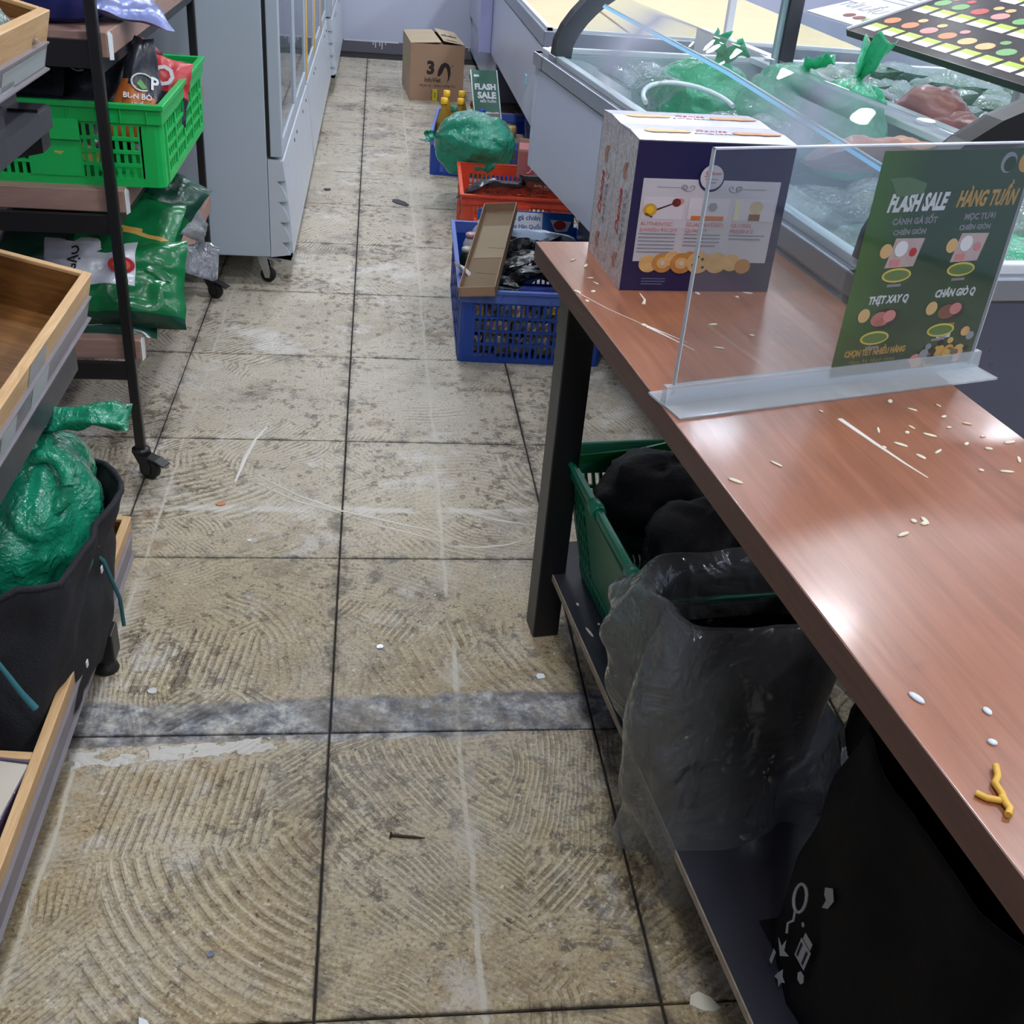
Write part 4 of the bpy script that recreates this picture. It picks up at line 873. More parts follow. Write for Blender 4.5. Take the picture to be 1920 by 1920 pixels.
MB().bx(-.075, .075, 0, .004, 0, .29).build('card', mat('sign_green_far', (58, 104, 88), .3), sg)
MB().bx(-.078, -.073, -.002, .006, 0, .292).build('edge_strip', WHITE, sg); MB().bx(.073, .078, -.002, .006, 0, .292).build('edge_strip', WHITE, sg)
Mf = frame((0, -.0006, 0), (1, 0, 0), (0, 0, 1))
text('FLASH', .046, WHITEP, sg, Mf @ Matrix.Translation((.0, .19, 0)), bold=.05, width=.95); text('SALE', .050, WHITEP, sg, Mf @ Matrix.Translation((.005, .14, 0)), bold=.05); text('MỖI TUẦN', .019, WHITEP, sg, Mf @ Matrix.Translation((.01, .105, 0)), bold=.03)
patch('pale_dots', rect(-.06, -.03, .25, .262), WHITEP, sg, Mf); patch('bottom_band', rect(-.07, .07, .0, .035), mat('brown_grey_print', (130, 112, 112), .5), sg, Mf); patch('bottom_edge', [(-.07, .035), (.07, .035), (.06, .043), (.03, .039), (0, .044), (-.03, .038)], WHITEP, sg, Mf)
o = MB().lathe([(.028, 0), (.03, .005), (.03, .05), (.022, .055)], 18).build('can', mat('amber_can', (190, 150, 90), .3), loc=(.83, 4.62, .17)); tag(o, 'amber lidded can at the right side of the far blue crate', 'can')
o = MB().bx(-.12, .12, -.10, .10, 0, .155).build('inner_carton', mat('dull_carton', (120, 104, 84), .7), loc=(.80, 4.60, .014), rot=(0, 0, R(-6)), bev=.004); tag(o, 'dull carton under the amber can in the far blue crate', 'carton')
# ---------------------------------------------------------------- desk (desk frame: x right, y away, turned 6.85 degrees)
def dthing(name, label, cat, x, y, z, extra=0, group=None): return thing(name, label, cat, W(x, y, z), DA+R(extra), group)
ZT = .85
dk = dthing('serving_desk', 'long red brown wood laminate desk on black legs, running along the right side', 'desk', 0, 0, 0)
MB().bx(0, .50, -2.1, 0, ZT-.0405, ZT).build('desk_top', DESK, dk, bev=.0008)
MB().bx(-.0012, 0, -2.1, 0, ZT-.040, ZT-.0006).build('edge_band', DESKF, dk); MB().bx(0, .5, 0, .0012, ZT-.040, ZT-.0006).build('edge_band', DESKF, dk)
for (x0, x1, y0, y1) in ((.022, .08, -.20, -.136), (.41, .468, -.20, -.136), (.022, .08, -2.0, -1.94), (.41, .468, -2.0, -1.94)):
    MB().bx(x0, x1, y0, y1, 0, ZT-.0405).build('leg', BLACK, dk, bev=.002)
    MB().bx(x0-.0015, x0, y0+.002, y1-.002, .002, ZT-.0405).build('lit_leg_face', mat('lit_leg_grey', (86, 86, 84), .5, vary=.1), dk) if x0 < .1 else None  # lighter grey sheet puts the lit aisle side of the leg into colour
for y in (-.168, -1.97): MB().bx(.08, .41, y-.02, y+.02, ZT-.09, ZT-.0405).build('cross_beam', BLACK, dk)
MB().bx(.05, .08, -1.94, -.20, ZT-.09, ZT-.0405).build('side_beam', BLACK, dk); MB().bx(.42, .45, -1.94, -.20, ZT-.09, ZT-.0405).build('side_beam', BLACK, dk)
MB().bx(.052, .47, -2.02, -.075, .155, .171).build('low_shelf', mat('charcoal_laminate', (46, 46, 54), .4, vary=.14, nsc=9), dk)
MB().bx(.0495, .052, -2.02, -.075, .156, .1705).build('shelf_edge', mat('raw_chipboard_edge', (150, 138, 122), .8, vary=.18, nsc=40, bump=.3), dk)

# crumbs and smears on the desk
rc = random.Random(5)
CR = [(.045,-.115), (.061,-.149), (.002,-.285), (.006,-.29), (.05,-.218), (.052,-.246), (.034,-.288), (.009,-.335), (.078,-.454), (.094,-.932), (.02,-.97), (.176,-1.112), (.216,-1.092), (.30,-.894), (.346,-.845), (.404,-.85), (.375,-.973), (.425,-.916), (.417,-.816), (.206,-1.085), (.221,-1.086), (.315,-.66), (.233,-.786), (.344,-.918), (.36,-.87), (.40,-.90), (.33,-.86), (.29,-.85), (.44,-.88), (.45,-.95), (.38,-.79), (.43,-.78), (.31,-.93), (.27,-.90), (.26,-.22), (.33,-.30), (.30,-.32), (.23,-.30), (.20,-.45), (.17,-.55), (.25,-.50), (.36,-.76), (.41,-.98), (.46,-1.03), (.44,-.84), (.47,-.90)]
for i, (x, y) in enumerate(CR):
    l, w_ = rc.uniform(.004, .011), rc.uniform(.002, .004)
    b = MB(); b.lathe([(0, 0), (1, .1), (.9, .7), (.4, 1.0), (0, 1.0)], 8, M=Matrix.Diagonal((w_, l, .0022, 1)))
    o = b.build('crumb', CRUMB, loc=W(x, y, ZT), rot=(0, 0, rc.uniform(0, 3))); zn = ('far end left of the cookie box', 'patch between cookie box and clear stand', 'wet patch in front of the clear stand')[0 if y > -.36 and x < .1 else (1 if y > -.7 else 2)]; tag(o, 'pale food crumb on the desk, in the '+zn, 'crumb', 'crumbs on the desk, '+zn)
for i, (x, y, l, w_, a) in enumerate(((.029, -1.386, .010, .0045, .5), (.088, -1.413, .006, .004, .2), (.067, -1.452, .005, .004, 1))):
    b = MB(); b.lathe([(0, 0), (1, .1), (.8, .8), (0, 1.0)], 10, M=Matrix.Diagonal((w_, l, .003, 1)))
    o = b.build('crumb', mat('bluish_rice', (208, 214, 222), .4), loc=W(x, y, ZT), rot=(0, 0, a)); tag(o, '%s white grain on the near end of the desk, above the yellow noodle' % ('large', 'middle', 'small')[i], 'grain', 'white grains near the noodle')
o = MB(); o.tube([W(*p, ZT+.004) for p in ((.049, -1.482), (.043, -1.494), (.035, -1.501), (.034, -1.512), (.030, -1.525))], .0032, 8); o.tube([W(*p, ZT+.003) for p in ((.012, -1.508), (.018, -1.515), (.030, -1.520))], .003, 8); o.tube([W(*p, ZT+.004) for p in ((.031, -1.516), (.030, -1.530), (.024, -1.536))], .0034, 8)
o = o.build('noodle_scrap', NOODLE); tag(o, 'yellow noodle scrap on the near end of the desk', 'noodle')
DRIED = mat('dried_white_drip', (214, 206, 196), .5)
for nm, pts, r0, r1 in (('white dried drip with long tails near the cookie box', ((.075, -.444), (.085, -.468), (.10, -.50), (.125, -.557)), .0045, .0008), ('second thin tail of the dried drip beside the clear stand', ((.076, -.446), (.098, -.48), (.125, -.525)), .003, .0006), ('thin dried line at the far edge of the desk', ((.002, -.287), (.035, -.37), (.075, -.444)), .0012, .0007), ('short white dried drip in front of the cookie box', ((.120, -.296), (.118, -.33), (.108, -.352)), .001, .0035), ('long pale dried streak in front of the clear stand', ((.25, -.811), (.264, -.886), (.277, -.948), (.287, -.985)), .005, .0012)):
    b = MB(); k = len(pts); b.tube([(W(x, y, ZT)) for x, y in pts], [r0+(r1-r0)*i/(k-1) for i in range(k)], 8)
    for i, v in enumerate(b.v): b.v[i] = (v[0], v[1], ZT+(v[2]-ZT)*.25+.0002)
    o = b.build('dried_drip', DRIED); tag(o, nm, 'drip')

# cookie box
bw, bd, bh = .286, .237, .265
kb = dthing('cookie_box', 'navy blue and white cookie gift box on the desk behind the clear stand', 'box', .086, -.281, ZT, -2.4)
SIDEP = None
def side_mat():
    t = NT('sketch_printed_card'); o = t.obj()
    n1 = t.noise(t.map(o, (30, 30, 14)), 1.6, 5, .7, 2.5); l = t.step(t.ma('ABSOLUTE', t.ma('SUBTRACT', n1, .5)), .015, .05)
    c = t.mix(l, lin((158, 152, 150)), lin((210, 208, 210)))
    n2 = t.step(t.noise(o, 26, 2), .66, .72); c = t.mix(t.ma('MULTIPLY', n2, .6), c, lin((184, 120, 92)))
    return t.done(t.bsdf(c, .35))
SIDEP = side_mat()
MB().bx(.0, bw, 0, .002, 0, bh).build('front_panel', NAVY, kb)
MB().bx(.0, bw, bd-.002, bd, 0, bh).build('back_panel', NAVY, kb)
sp = MB().bx(.0, .002, .002, bd/2-.0015, 0, bh); sp = sp.build('side_panel', SIDEP, kb); sp2 = MB().bx(.0, .002, bd/2+.0015, bd-.002, 0, bh).build('side_panel', SIDEP, kb)
MB().bx(.0025, .004, bd/2-.0015, bd/2+.0015, 0, bh).build('side_seam', INK, kb)
MB().bx(bw-.002, bw, .002, bd-.002, 0, bh).build('side_panel', NAVY, kb); MB().bx(.002, bw-.002, .002, bd-.002, 0, .002).build('bottom_panel', NAVY, kb)
TOPW = mat('glossy_white_card', (208, 208, 218), .18, vary=.03)
tp = MB().prism([(0, bh), (bd*.25, bh+.004), (bd*.498, bh+.001), (bd*.498, bh-.002), (0, bh-.002)], 0, bw, 'x').build('lid_panel', TOPW, kb)
tp2 = MB().prism([(bd*.502, bh+.001), (bd*.75, bh+.004), (bd, bh), (bd, bh-.002), (bd*.502, bh-.002)], 0, bw, 'x').build('lid_panel', TOPW, kb)
BISC = mat('biscuit_print', (214, 170, 108), .4, vary=.14, nsc=60); BISC2 = mat('brown_biscuit_print', (190, 130, 70), .4, vary=.15, nsc=60)
for row, (pl_, y0) in enumerate(((tp, .055), (tp2, .175))):
    T_ = frame((0, y0, bh+.0042), (1, 0, 0), (0, 1, 0))
    for i, (x, r_) in enumerate(((.045, .022), (.07, .02), (.092, .018), (.205, .02), (.225, .017), (.245, .02), (.263, .015))): patch('biscuit_print', disc(r_, 14, (x, 0), 1, .55), BISC if i < 3 else BISC2, pl_, T_ @ Matrix.Translation((0, 0, .0001*i)))
    text('Danisa', .022, RED, pl_, T_ @ Matrix.Translation((.148, .010, 0)), shear=.3); text('BUTTER COOKIES', .010, GREYP, pl_, T_ @ Matrix.Translation((.152, -.010, 0)))
Ff = frame((bw/2, -.0006, 0), (1, 0, 0), (0, 0, 1))
Fw = Ff @ Matrix.Diagonal((1.17, 1.06, 1, 1))
PWH = mat('ivory_white_print', (196, 192, 198), .35, vary=.02)
pn = patch('white_panel', rect(-.108, .108, .052, .190), PWH, kb, Fw)
for k, x in enumerate((-.072, .0, .072)):
    ph = patch('picture_print', rect(x-.032, x+.032, .124, .160), mat('pale_picture', (206, 200, 208), .4), pn, Fw @ Matrix.Translation((0, 0, .0005)))
B = Fw @ Matrix.Translation((0, 0, .0010))
patch('picture_print', disc(.011, 16, (-.092, .139)), GOLDP, pn, B); patch('picture_print', disc(.006, 12, (-.092, .139)), YELLOW, pn, B @ Matrix.Translation((0, 0, .0004)))
patch('picture_print', [(-.082, .138), (-.055, .150), (-.054, .1525), (-.082, .141)], INK, pn, B); patch('picture_print', disc(.007, 10, (-.052, .152)), MAROON, pn, B); patch('picture_print', disc(.006, 10, (-.046, .154)), PINKP, pn, B); patch('picture_print', [(-.1, .132), (-.088, .126), (-.086, .128), (-.098, .134)], INK, pn, B)
patch('picture_print', disc(.008, 6, (.006, .146)), GREYP, pn, B); patch('picture_print', rect(-.026, .026, .124, .131), ORANGE, pn, B)
patch('picture_print', disc(.011, 14, (.076, .147)), mat('bread_print', (196, 180, 150), .4), pn, B); patch('picture_print', rect(.066, .084, .125, .136), BROWNP, pn, B); patch('picture_print', rect(.042, .05, .125, .158), mat('cream_print', (214, 208, 176), .4), pn, B)
for x, a, b_, c_ in ((-.104, 'AUTHENTIC', 'DANISH RECIPE', 6), (-.032, 'GUARANTEED', 'QUALITY', 4), (.040, 'GLOBAL', 'PRESENCE', 2)):
    text(a, .0092, PINKP, pn, B @ Matrix.Translation((x, .116, 0)), 'LEFT'); text(b_, .0086, PINKP, pn, B @ Matrix.Translation((x, .106, 0)), 'LEFT')
    for k in range(c_): patch('text_line', rect(x, x+.058-.006*(k == c_-1), .0985-k*.0062, .1005-k*.0062), GREYP, pn, B)
for s in (-1, 1):
    patch('scroll_line', rect(min(s*.086, s*.05), max(s*.086, s*.05), .1765, .1773), GREYP, pn, B)
    q = MB(); q.tube([(s*(.028+.006*math.cos(a*.7)+.0012*a), .176+.005*math.sin(a*.7), 0) for a in range(16)], .0007, 5, M=B); q.tube([(s*(.044+.004*math.cos(a*.7)), .178+.004*math.sin(a*.7), 0) for a in range(10)], .0006, 5, M=B); q.build('scroll_print', GREYP, pn)
em = patch('round_emblem', disc(.0235, 32, (-.004, .205)), NAVY, kb, Ff @ Matrix.Translation((0, 0, .0012))); patch('emblem_face', disc(.021, 32, (-.004, .2065)), PWH, em, Ff @ Matrix.Translation((0, 0, .0017)))
E2 = Ff @ Matrix.Translation((-.004, .2065, .0022)); text('50', .014, RED, em, E2 @ Matrix.Translation((-.008, .005, 0)), shear=.3); text('YEARS', .006, RED, em, E2 @ Matrix.Translation((.008, .006, 0))); patch('emblem_line', rect(-.012, .012, -.004, -.002), GREYP, em, E2); patch('emblem_line', rect(-.009, .009, -.010, -.008), GREYP, em, E2)
for i, (x, z, r_, mm) in enumerate(((-.083, .048, .015, BISC), (-.060, .050, .017, BISC2), (-.045, .058, .013, BISC), (-.030, .050, .018, BISC2), (-.018, .060, .011, BISC2), (-.003, .052, .019, BISC), (.026, .052, .018, BISC), (.050, .053, .015, BISC), (.070, .047, .013, BISC2))):
    d_ = patch('biscuit_print', disc(r_, 20, (x, z)), mm, kb, Fw @ Matrix.Translation((0, 0, .0011+.0004*i)))
    if i in (3, 1): patch('biscuit_print', disc(r_*.55, 16, (x, z)), BISC, d_, Fw @ Matrix.Translation((0, 0, .0016+.0004*i))); patch('biscuit_print', disc(r_*.22, 12, (x, z)), PWH, d_, Fw @ Matrix.Translation((0, 0, .0021+.0004*i)))
    if i == 5:
        for dx, dz in ((-.008, -.004), (.006, .006), (.008, -.008), (-.002, .010)): patch('chip_print', disc(.0025, 8, (x+dx, z+dz)), INK, d_, Fw @ Matrix.Translation((0, 0, .0016+.0004*i)))
for k, w_ in enumerate((.045, .045, .04)): patch('small_print', rect(-.105, -.105+w_, .022-k*.005, .024-k*.005), mat('faint_print', (96, 94, 130), .5), kb, Ff)
for sd, yc in ((sp, .055), (sp2, .18)):
    Sf = frame((-.0006, yc, .11), (0, 0, 1), (0, 1, 0))
    Sf = frame((-.0006, yc, .115), (0, 0, 1), (0, -1, 0)) if False else frame((-.0006, yc, .125), (0, 0, 1), (0, 1, 0))
    text('Danisa', .030, RED, sd, Sf @ Matrix.Translation((0, -.012 if False else .010, 0)), shear=.3); text('BUTTER C', .020, GREYP, sd, Sf @ Matrix.Translation((0, -.022, 0)))
    for zz in (-.085, .075): patch('sketch_figure', [(zz-.012, -.010), (zz, -.004), (zz+.016, -.012), (zz+.012, .006), (zz-.002, .014), (zz-.016, .004)], mat('sketch_brown', (178, 128, 106), .5, vary=.3, nsc=90), sd, Sf)

# acrylic sign stand
st = dthing('sign_stand', 'clear acrylic T shaped sign stand with green sale poster, across the desk', 'stand', .286, -.697, ZT, 10.2)
MB().bx(-.276, .284, -.0045, -.0025, .008, .358).build('front_sheet', ACRYL, st); MB().bx(-.276, .284, .0, .002, .008, .358).build('back_sheet', ACRYL, st)
MB().bx(-.292, .30, -.052, .038, 0, .004).build('foot_plate', ACRYB, st, bev=.001); MB().prism([(-.008, .004), (.006, .004), (.004, .03), (-.006, .03)], -.29, .30, 'x').build('foot_rib', ACRYB, st)
MB().bx(-.277, -.2755, -.005, .0025, .006, .359).build('sheet_edge', mat('bright_acrylic_edge', (196, 204, 212), .2), st); MB().bx(.2835, .285, -.005, .0025, .006, .359).build('sheet_edge', mat('bright_acrylic_edge', (196, 204, 212), .2), st); MB().bx(-.277, .285, -.005, .0025, .357, .359).build('sheet_edge', mat('bright_acrylic_edge', (196, 204, 212), .2), st)
def poster_mat():
    t = NT('green_poster_paper'); o = t.obj(); S = t.sep(o)
    a = t.step(t.ma('ADD', S[0], t.ma('MULTIPLY', t.noise(o, 6, 2), .06)), .02, .14)
    c = t.mix(a, lin((58, 106, 28)), lin((8, 64, 34))); b_ = t.step(S[2], .10, .03); c = t.mix(t.ma('MULTIPLY', b_, .5), c, lin((58, 66, 36)))
    return t.done(t.bsdf(c, .35))
ps = MB().bx(.001, .281, -.0016, -.0010, .012, .350).build('poster', poster_mat(), st)
Q = frame((.141, -.0018, .012), (1, 0, 0), (0, 0, 1))
text('FLASH SALE', .034, WHITEP, ps, Q @ Matrix.Translation((-.058, .264, 0)), shear=.25, bold=.045, width=.60); text('HÀNG TUẦN', .032, GOLDP, ps, Q @ Matrix.Translation((.073, .266, 0)), shear=.25, bold=.035, width=.60)
patch('round_logo', disc(.015, 24, (.094, .318)), GREYP, ps, Q); patch('round_logo', disc(.011, 20, (.097, .316)), mat('poster_dark', (22, 60, 44), .4), ps, Q @ Matrix.Translation((0, 0, .0005))); patch('round_logo', disc(.015, 24, (.129, .318)), GOLDP, ps, Q)
patch('cap_emblem', [(-.12, .30), (-.086, .302), (-.05, .292), (-.052, .278), (-.10, .274), (-.112, .292)], mat('faint_green_print', (84, 118, 82), .4), ps, Q)
for cx_, cz, ttl, kind in ((-.058, .170, ('CÁNH GÀ SỐT', 'CHIÊN GIÒN'), 0), (.066, .172, ('MỌC TƯƠI', 'CHIÊN GIÒN'), 0), (-.068, .072, ('THỊT XAY Q',), 1), (.062, .074, ('CHÂN GIÒ Q',), 1)):
    if kind == 0:
        text(ttl[0], .0125, GREYP, ps, Q @ Matrix.Translation((cx_+.004, cz+.068, 0)), bold=.03); text(ttl[1], .0105, GREYP, ps, Q @ Matrix.Translation((cx_, cz+.052, 0)), bold=.03)
        pc = patch('food_photo', [(cx_-.03, cz), (cx_+.024, cz), (cx_+.032, cz+.042), (cx_-.022, cz+.044)], mat('pale_pack_print', (206, 178, 172), .4, vary=.12, nsc=50), ps, Q)
        patch('food_photo', disc(.012, 14, (cx_-.008, cz+.028)), WHITEP, pc, Q @ Matrix.Translation((0, 0, .0005))); patch('food_photo', rect(cx_-.022, cx_-.004, cz+.002, cz+.012), PINKP, pc, Q @ Matrix.Translation((0, 0, .0005))); patch('food_photo', disc(.007, 8, (cx_+.016, cz+.022)), RED if cx_ < 0 else PINKP, pc, Q @ Matrix.Translation((0, 0, .0005)))
    else:
        text(ttl[0], .0165, WHITEP, ps, Q @ Matrix.Translation((cx_+.004, cz+.048, 0)), bold=.04, width=.8, shear=.15)
        pc = patch('food_photo', disc(.027, 18, (cx_+.008, cz+.018), 1, .6), mat('dark_dish', (30, 18, 22), .4), ps, Q); patch('food_photo', disc(.017, 14, (cx_-.002, cz+.018), 1.1, .7), MEAT if cx_ < 0 else BROWNP, pc, Q @ Matrix.Translation((0, 0, .0005))); patch('food_photo', disc(.012, 12, (cx_+.014, cz+.022), 1, .8), PINKP, pc, Q @ Matrix.Translation((0, 0, .0007)))
    patch('gold_badge', disc(.011, 16, (cx_-.036, cz+.026)), mat('pale_gold', (210, 176, 120), .4), ps, Q @ Matrix.Translation((0, 0, .001)))
    pr_ = patch('price_badge', disc(.022, 20, (cx_-.004, cz-.012), 1.25, .5), mat('yellow_outline', (206, 190, 84), .4), ps, Q @ Matrix.Translation((0, 0, .0008))); patch('price_badge', disc(.019, 20, (cx_-.004, cz-.012), 1.25, .42), mat('leaf_green_print', (96, 122, 66), .4), pr_, Q @ Matrix.Translation((0, 0, .0013)))
    patch('text_line', rect(cx_-.016, cx_+.010, cz-.030, cz-.026), GREYP, ps, Q)
text('CHỌN TẾT NHIỀU HÀNG', .0135, GOLDP, ps, Q @ Matrix.Translation((-.062, .036, 0)), bold=.05, width=.75); text('Ngon, Rẻ, Nhanh chóng', .009, mat('olive_print', (150, 132, 70), .5), ps, Q @ Matrix.Translation((-.064, .022, 0)))
rp = random.Random(11)
for k in range(30):
    x = .02+.105*rp.random(); z = .004+.056*rp.random()*(.4+.6*(x/.12))
    patch('food_photo', disc(.006+.006*rp.random(), 9, (x, z), 1, .85), rp.choice([BISC, BROWNP, PINKP, INK, GREENP, MAROON, GREYP, GOLDP, INK]), ps, Q @ Matrix.Translation((0, 0, .0006+.00003*k)))
patch('food_photo', disc(.012, 10, (.066, .072-.045+.03), 1, .8), PINKP, ps, Q); patch('food_photo', rect(.055, .082, .048, .058), WHITEP, ps, Q); patch('food_photo', rect(.072, .084, .058, .072), ORANGE, ps, Q)

# ---------------------------------------------------------------- under the desk
SZ = .171
sb = dthing('shopping_basket', 'green plastic shopping basket of black clothes on the low desk shelf', 'basket', .255, -.40, SZ)
bL, bW_, bH = .29, .40, .275
def bwall(u0, u1, fn, name='side_wall'):
    pass
b0x, b0y, b1x, b1y = .14, .185, .185, .275     # half sizes at bottom and at the rim (x, y)
def bp(sx, sy, f, z): return ((b0x+(b1x-b0x)*f)*sx, (b0y+(b1y-b0y)*f)*sy, z)
MB().bx(-b0x, b0x, -b0y, b0y, 0, .005).build('basket_floor', GREEND, sb)
def lat(ax, sgn):
    b = MB()
    def P(a, f):   # a -1..1 along the wall, f 0..1 up
        hx_, hy_ = b0x+(b1x-b0x)*f, b0y+(b1y-b0y)*f
        return Vector((sgn*hx_, a*hy_, f*bH)) if ax == 'x' else Vector((a*hx_, sgn*hy_, f*bH))
    def strip(a0, f0, a1, f1, wd):
        p, q = P(a0, f0), P(a1, f1); b.tube([p, q], wd, 4, smooth=False)
    b.add([P(-1, 0), P(1, 0), P(1, .03), P(-1, .03)], [(0, 1, 2, 3)]); b.add([P(-1, .80), P(1, .80), P(1, 1), P(-1, 1)], [(0, 1, 2, 3)])
    b.add([P(-.52, .165), P(.52, .165), P(.52, .8), P(-.52, .8)], [(0, 1, 2, 3)]); b.add([P(-1, 0), P(-.93, 0), P(-.93, 1), P(-1, 1)], [(0, 1, 2, 3)]); b.add([P(.93, 0), P(1, 0), P(1, 1), P(.93, 1)], [(0, 1, 2, 3)])
    for s_ in (-1, 1):
        for k in range(4):
            a = s_*(.60+.095*k); strip(a, .1, a, .8, .003)
        for f in (.22, .34, .46, .58, .70): strip(s_*.52, f, s_*.93, f, .003)
    for k in range(22):   # wavy holes along the foot
        a = -.95+1.9*k/21; strip(a, .02, a+.035, .09, .004); strip(a+.035, .09, a, .17, .004)
    strip(-.95, .165, .95, .165, .004)
    b.build('side_wall', GREEND, sb, solid=.004)
for ax in 'xy':
    for s in (-1, 1): lat(ax, s)
for dz, o_, r_ in ((.0, .008, .006), (-.014, .006, .004), (-.026, .004, .004)):
    hx_, hy_ = b1x+o_, b1y+o_; pts = []
    for cx_, cy_, a0 in ((hx_-.03, hy_-.03, 0), (-hx_+.03, hy_-.03, 90), (-hx_+.03, -hy_+.03, 180), (hx_-.03, -hy_+.03, 270)):
        for k in range(5): pts.append((cx_+.03*math.cos(R(a0+k*22.5)), cy_+.03*math.sin(R(a0+k*22.5)), bH+dz))
    b = MB(); b.tube(pts+[pts[0]], r_, 6, cap=False); b.build('rim_rib', GREEND, sb)
MB().bx(-b1x-.012, -b1x+.004, -.20, .18, bH-.01, bH+.004).build('folded_handle', GREEND, sb, bev=.003)
for y in (-.20, .03): 
    b = MB(); b.lathe([(.014, -.02), (.016, 0), (.014, .02)], 12, (0, 0, 0), M=Matrix.Translation((-b1x-.004, y, bH-.004)) @ Matrix.Rotation(R(90), 4, 'X')); b.build('hinge', GREEND, sb)
MB().prism([(-.17, .26), (-.02, .27), (.12, .30), (.16, .285), (.165, .24), (-.16, .235)], .262, .268, 'y').build('raised_flap', mat('leaf_green_plastic', (22, 112, 60), .4), sb)
# clothes in the basket
def lump(name, label, x, y, z, rx, ry, rz_, seed, m_, cat='clothes', group=None):
    t = dthing(name, label, cat, x, y, z, group=group)
    def fn(u, v):
        th = math.pi*v; a = 2*math.pi*u; s = math.sin(th); d = Vector((s*math.cos(a), s*math.sin(a), -math.cos(th)))
        r_ = 1+.22*noise.noise(d*1.6+Vector((seed, 0, 0)))-.16*abs(noise.noise(d*3.1+Vector((0, seed, 0))))-.05*abs(noise.noise(d*7+Vector((0, 0, seed))))
        return (d.x*rx*r_, d.y*ry*r_, max(-.8, d.z)*rz_*r_)
    b = MB(); b.grid(fn, 48, 28, 0, True); b.build('folded_cloth', m_, t); return t
lump('clothes_bundle', 'rounded black cloth bundle at the far end of the green basket', .25, -.255, .395, .14, .115, .10, 2.2, FABRICK, group='black bundles in the green basket')
lump('clothes_bundle', 'large black cloth bundle at the near end of the green basket', .275, -.49, .385, .155, .155, .13, 5.7, FABRICK, group='black bundles in the green basket')
lump('clothes_bundle', 'greenish black bag bulge low at the left inside the green basket', .165, -.56, .35, .06, .09, .085, 9.1, mat('dark_olive_cloth', (34, 40, 36), .5), group='black bundles in the green basket')
# bin with clear liner
bn = dthing('waste_bin', 'black open bin with a clear liner bag folded over its rim, under the desk', 'bin', .215, -.765, SZ)
b = MB(); b.prism([(-.145, 0), (.145, 0), (.165, .345), (-.165, .345)], -.12, .12, 'y'); 
b = MB()
def binw(u, v):
    a = 2*math.pi*u; k = 5; c_, s_ = math.cos(a), math.sin(a); rr = (abs(c_)**k+abs(s_)**k)**(-1/k); f = .86+.14*v
    return (c_*rr*.165*f, s_*rr*.085*f, v*.335)
b.grid(binw, 40, 6, 0, True); b.bx(-.12, .12, -.06, .06, 0, .004); b.build('bin_body', BLACK, bn, solid=.004)
def liner(u, v):
    a = 2*math.pi*u; c_, s_ = math.cos(a), math.sin(a); k = 3.5; rr = (abs(c_)**k+abs(s_)**k)**(-1/k)
    lft = max(0, -c_); fr = max(0, -s_)
    L = .15+.20*lft+.31*fr
    if v < .18:      # inside, coming up to the rim
        w_ = v/.18; o_ = -.010; z = .335-.10*(1-w_); f = 1
    else:
        w_ = (v-.18)/.82
        o_ = .012+.05*math.sin(min(1, w_*1.15)*math.pi)*(.35+.8*lft)*(1-.3*w_)+.018*w_*fr*1.5
        z = .352+.012*math.sin(min(1, w_*6)*math.pi)-L*max(0, w_-.04)
    fold = .030*math.sin(a*9+2.5*noise.noise(Vector((c_*1.6, s_*1.6, .5))))*max(0, v-.2)+.034*noise.noise(Vector((c_*2.4, s_*2.4, v*3.2)))*min(1, v*2.2)+.07*crump(Vector((c_*1.0, s_*1.0, v*1.5)), 5)*min(1, v*2.5)+.012*noise.noise(Vector((c_*6, s_*6, v*7)))*v
    return (c_*rr*(.168+o_+fold), s_*rr*(.088+o_+fold+(.10*w_*fr if v >= .18 else 0)), z+.02*noise.noise(Vector((c_*2, s_*2, 5)))*v)
b = MB(); b.grid(liner, 110, 34, 0, True); b.build('liner_bag', BAGF, bn)
# black printed shopping bag
sh = dthing('printed_bag', 'black shopping bag printed with small white pictograms, nearest under the desk', 'bag', .285, -1.32, SZ, 2)
def sbag(u, v):
    a = 2*math.pi*u; k = 4; c_, s_ = math.cos(a), math.sin(a); rr = (abs(c_)**k+abs(s_)**k)**(-1/k)
    fold = .018*noise.noise(Vector((c_*2, s_*2, v*2)))+.008*noise.noise(Vector((c_*5, s_*5, v*5)))
    return (c_*rr*(.165-.03*v+fold), s_*rr*(.22-.05*v+fold), v*.42*(1+.04*s_))
b = MB(); b.grid(sbag, 64, 22, 0, True); b.add([(-.15, -.2, .003), (.15, -.2, .003), (.15, .2, .003), (-.15, .2, .003)], [(0, 1, 2, 3)]); b.build('bag_body', mat('satin_black_bag', (7, 7, 9), .75, vary=.2, nsc=8, bump=.3, bsc=30, spec=.25), sh, solid=.002)
PIC = mat('chalk_print', (150, 152, 156), .6)
Mb_ = frame((-.176, .085, .0), (0, -1, 0), (.06, 0, 1)) @ Matrix.Diagonal((.8, 1, 1, 1))
def pic(pts): patch('pictogram', pts, PIC, sh, Mb_)
q = MB(); q.tube([(-.035+.016*math.cos(a*.42), .165+.024*math.sin(a*.42), .001) for a in range(16)], .0025, 6, M=Mb_); q.tube([(-.035, .14, .001), (-.030, .125, .001), (-.040, .11, .001), (-.034, .095, .001)], .002, 6, M=Mb_); q.build('balloon_print', PIC, sh)
pic(rect(.000, .032, .085, .12)); pic(rect(.004, .028, .122, .134)); patch('pictogram', rect(.004, .009, .09, .115), FABRICK, sh, Mb_ @ Matrix.Translation((0, 0, .001))); patch('pictogram', rect(.022, .027, .09, .115), FABRICK, sh, Mb_ @ Matrix.Translation((0, 0, .001)))
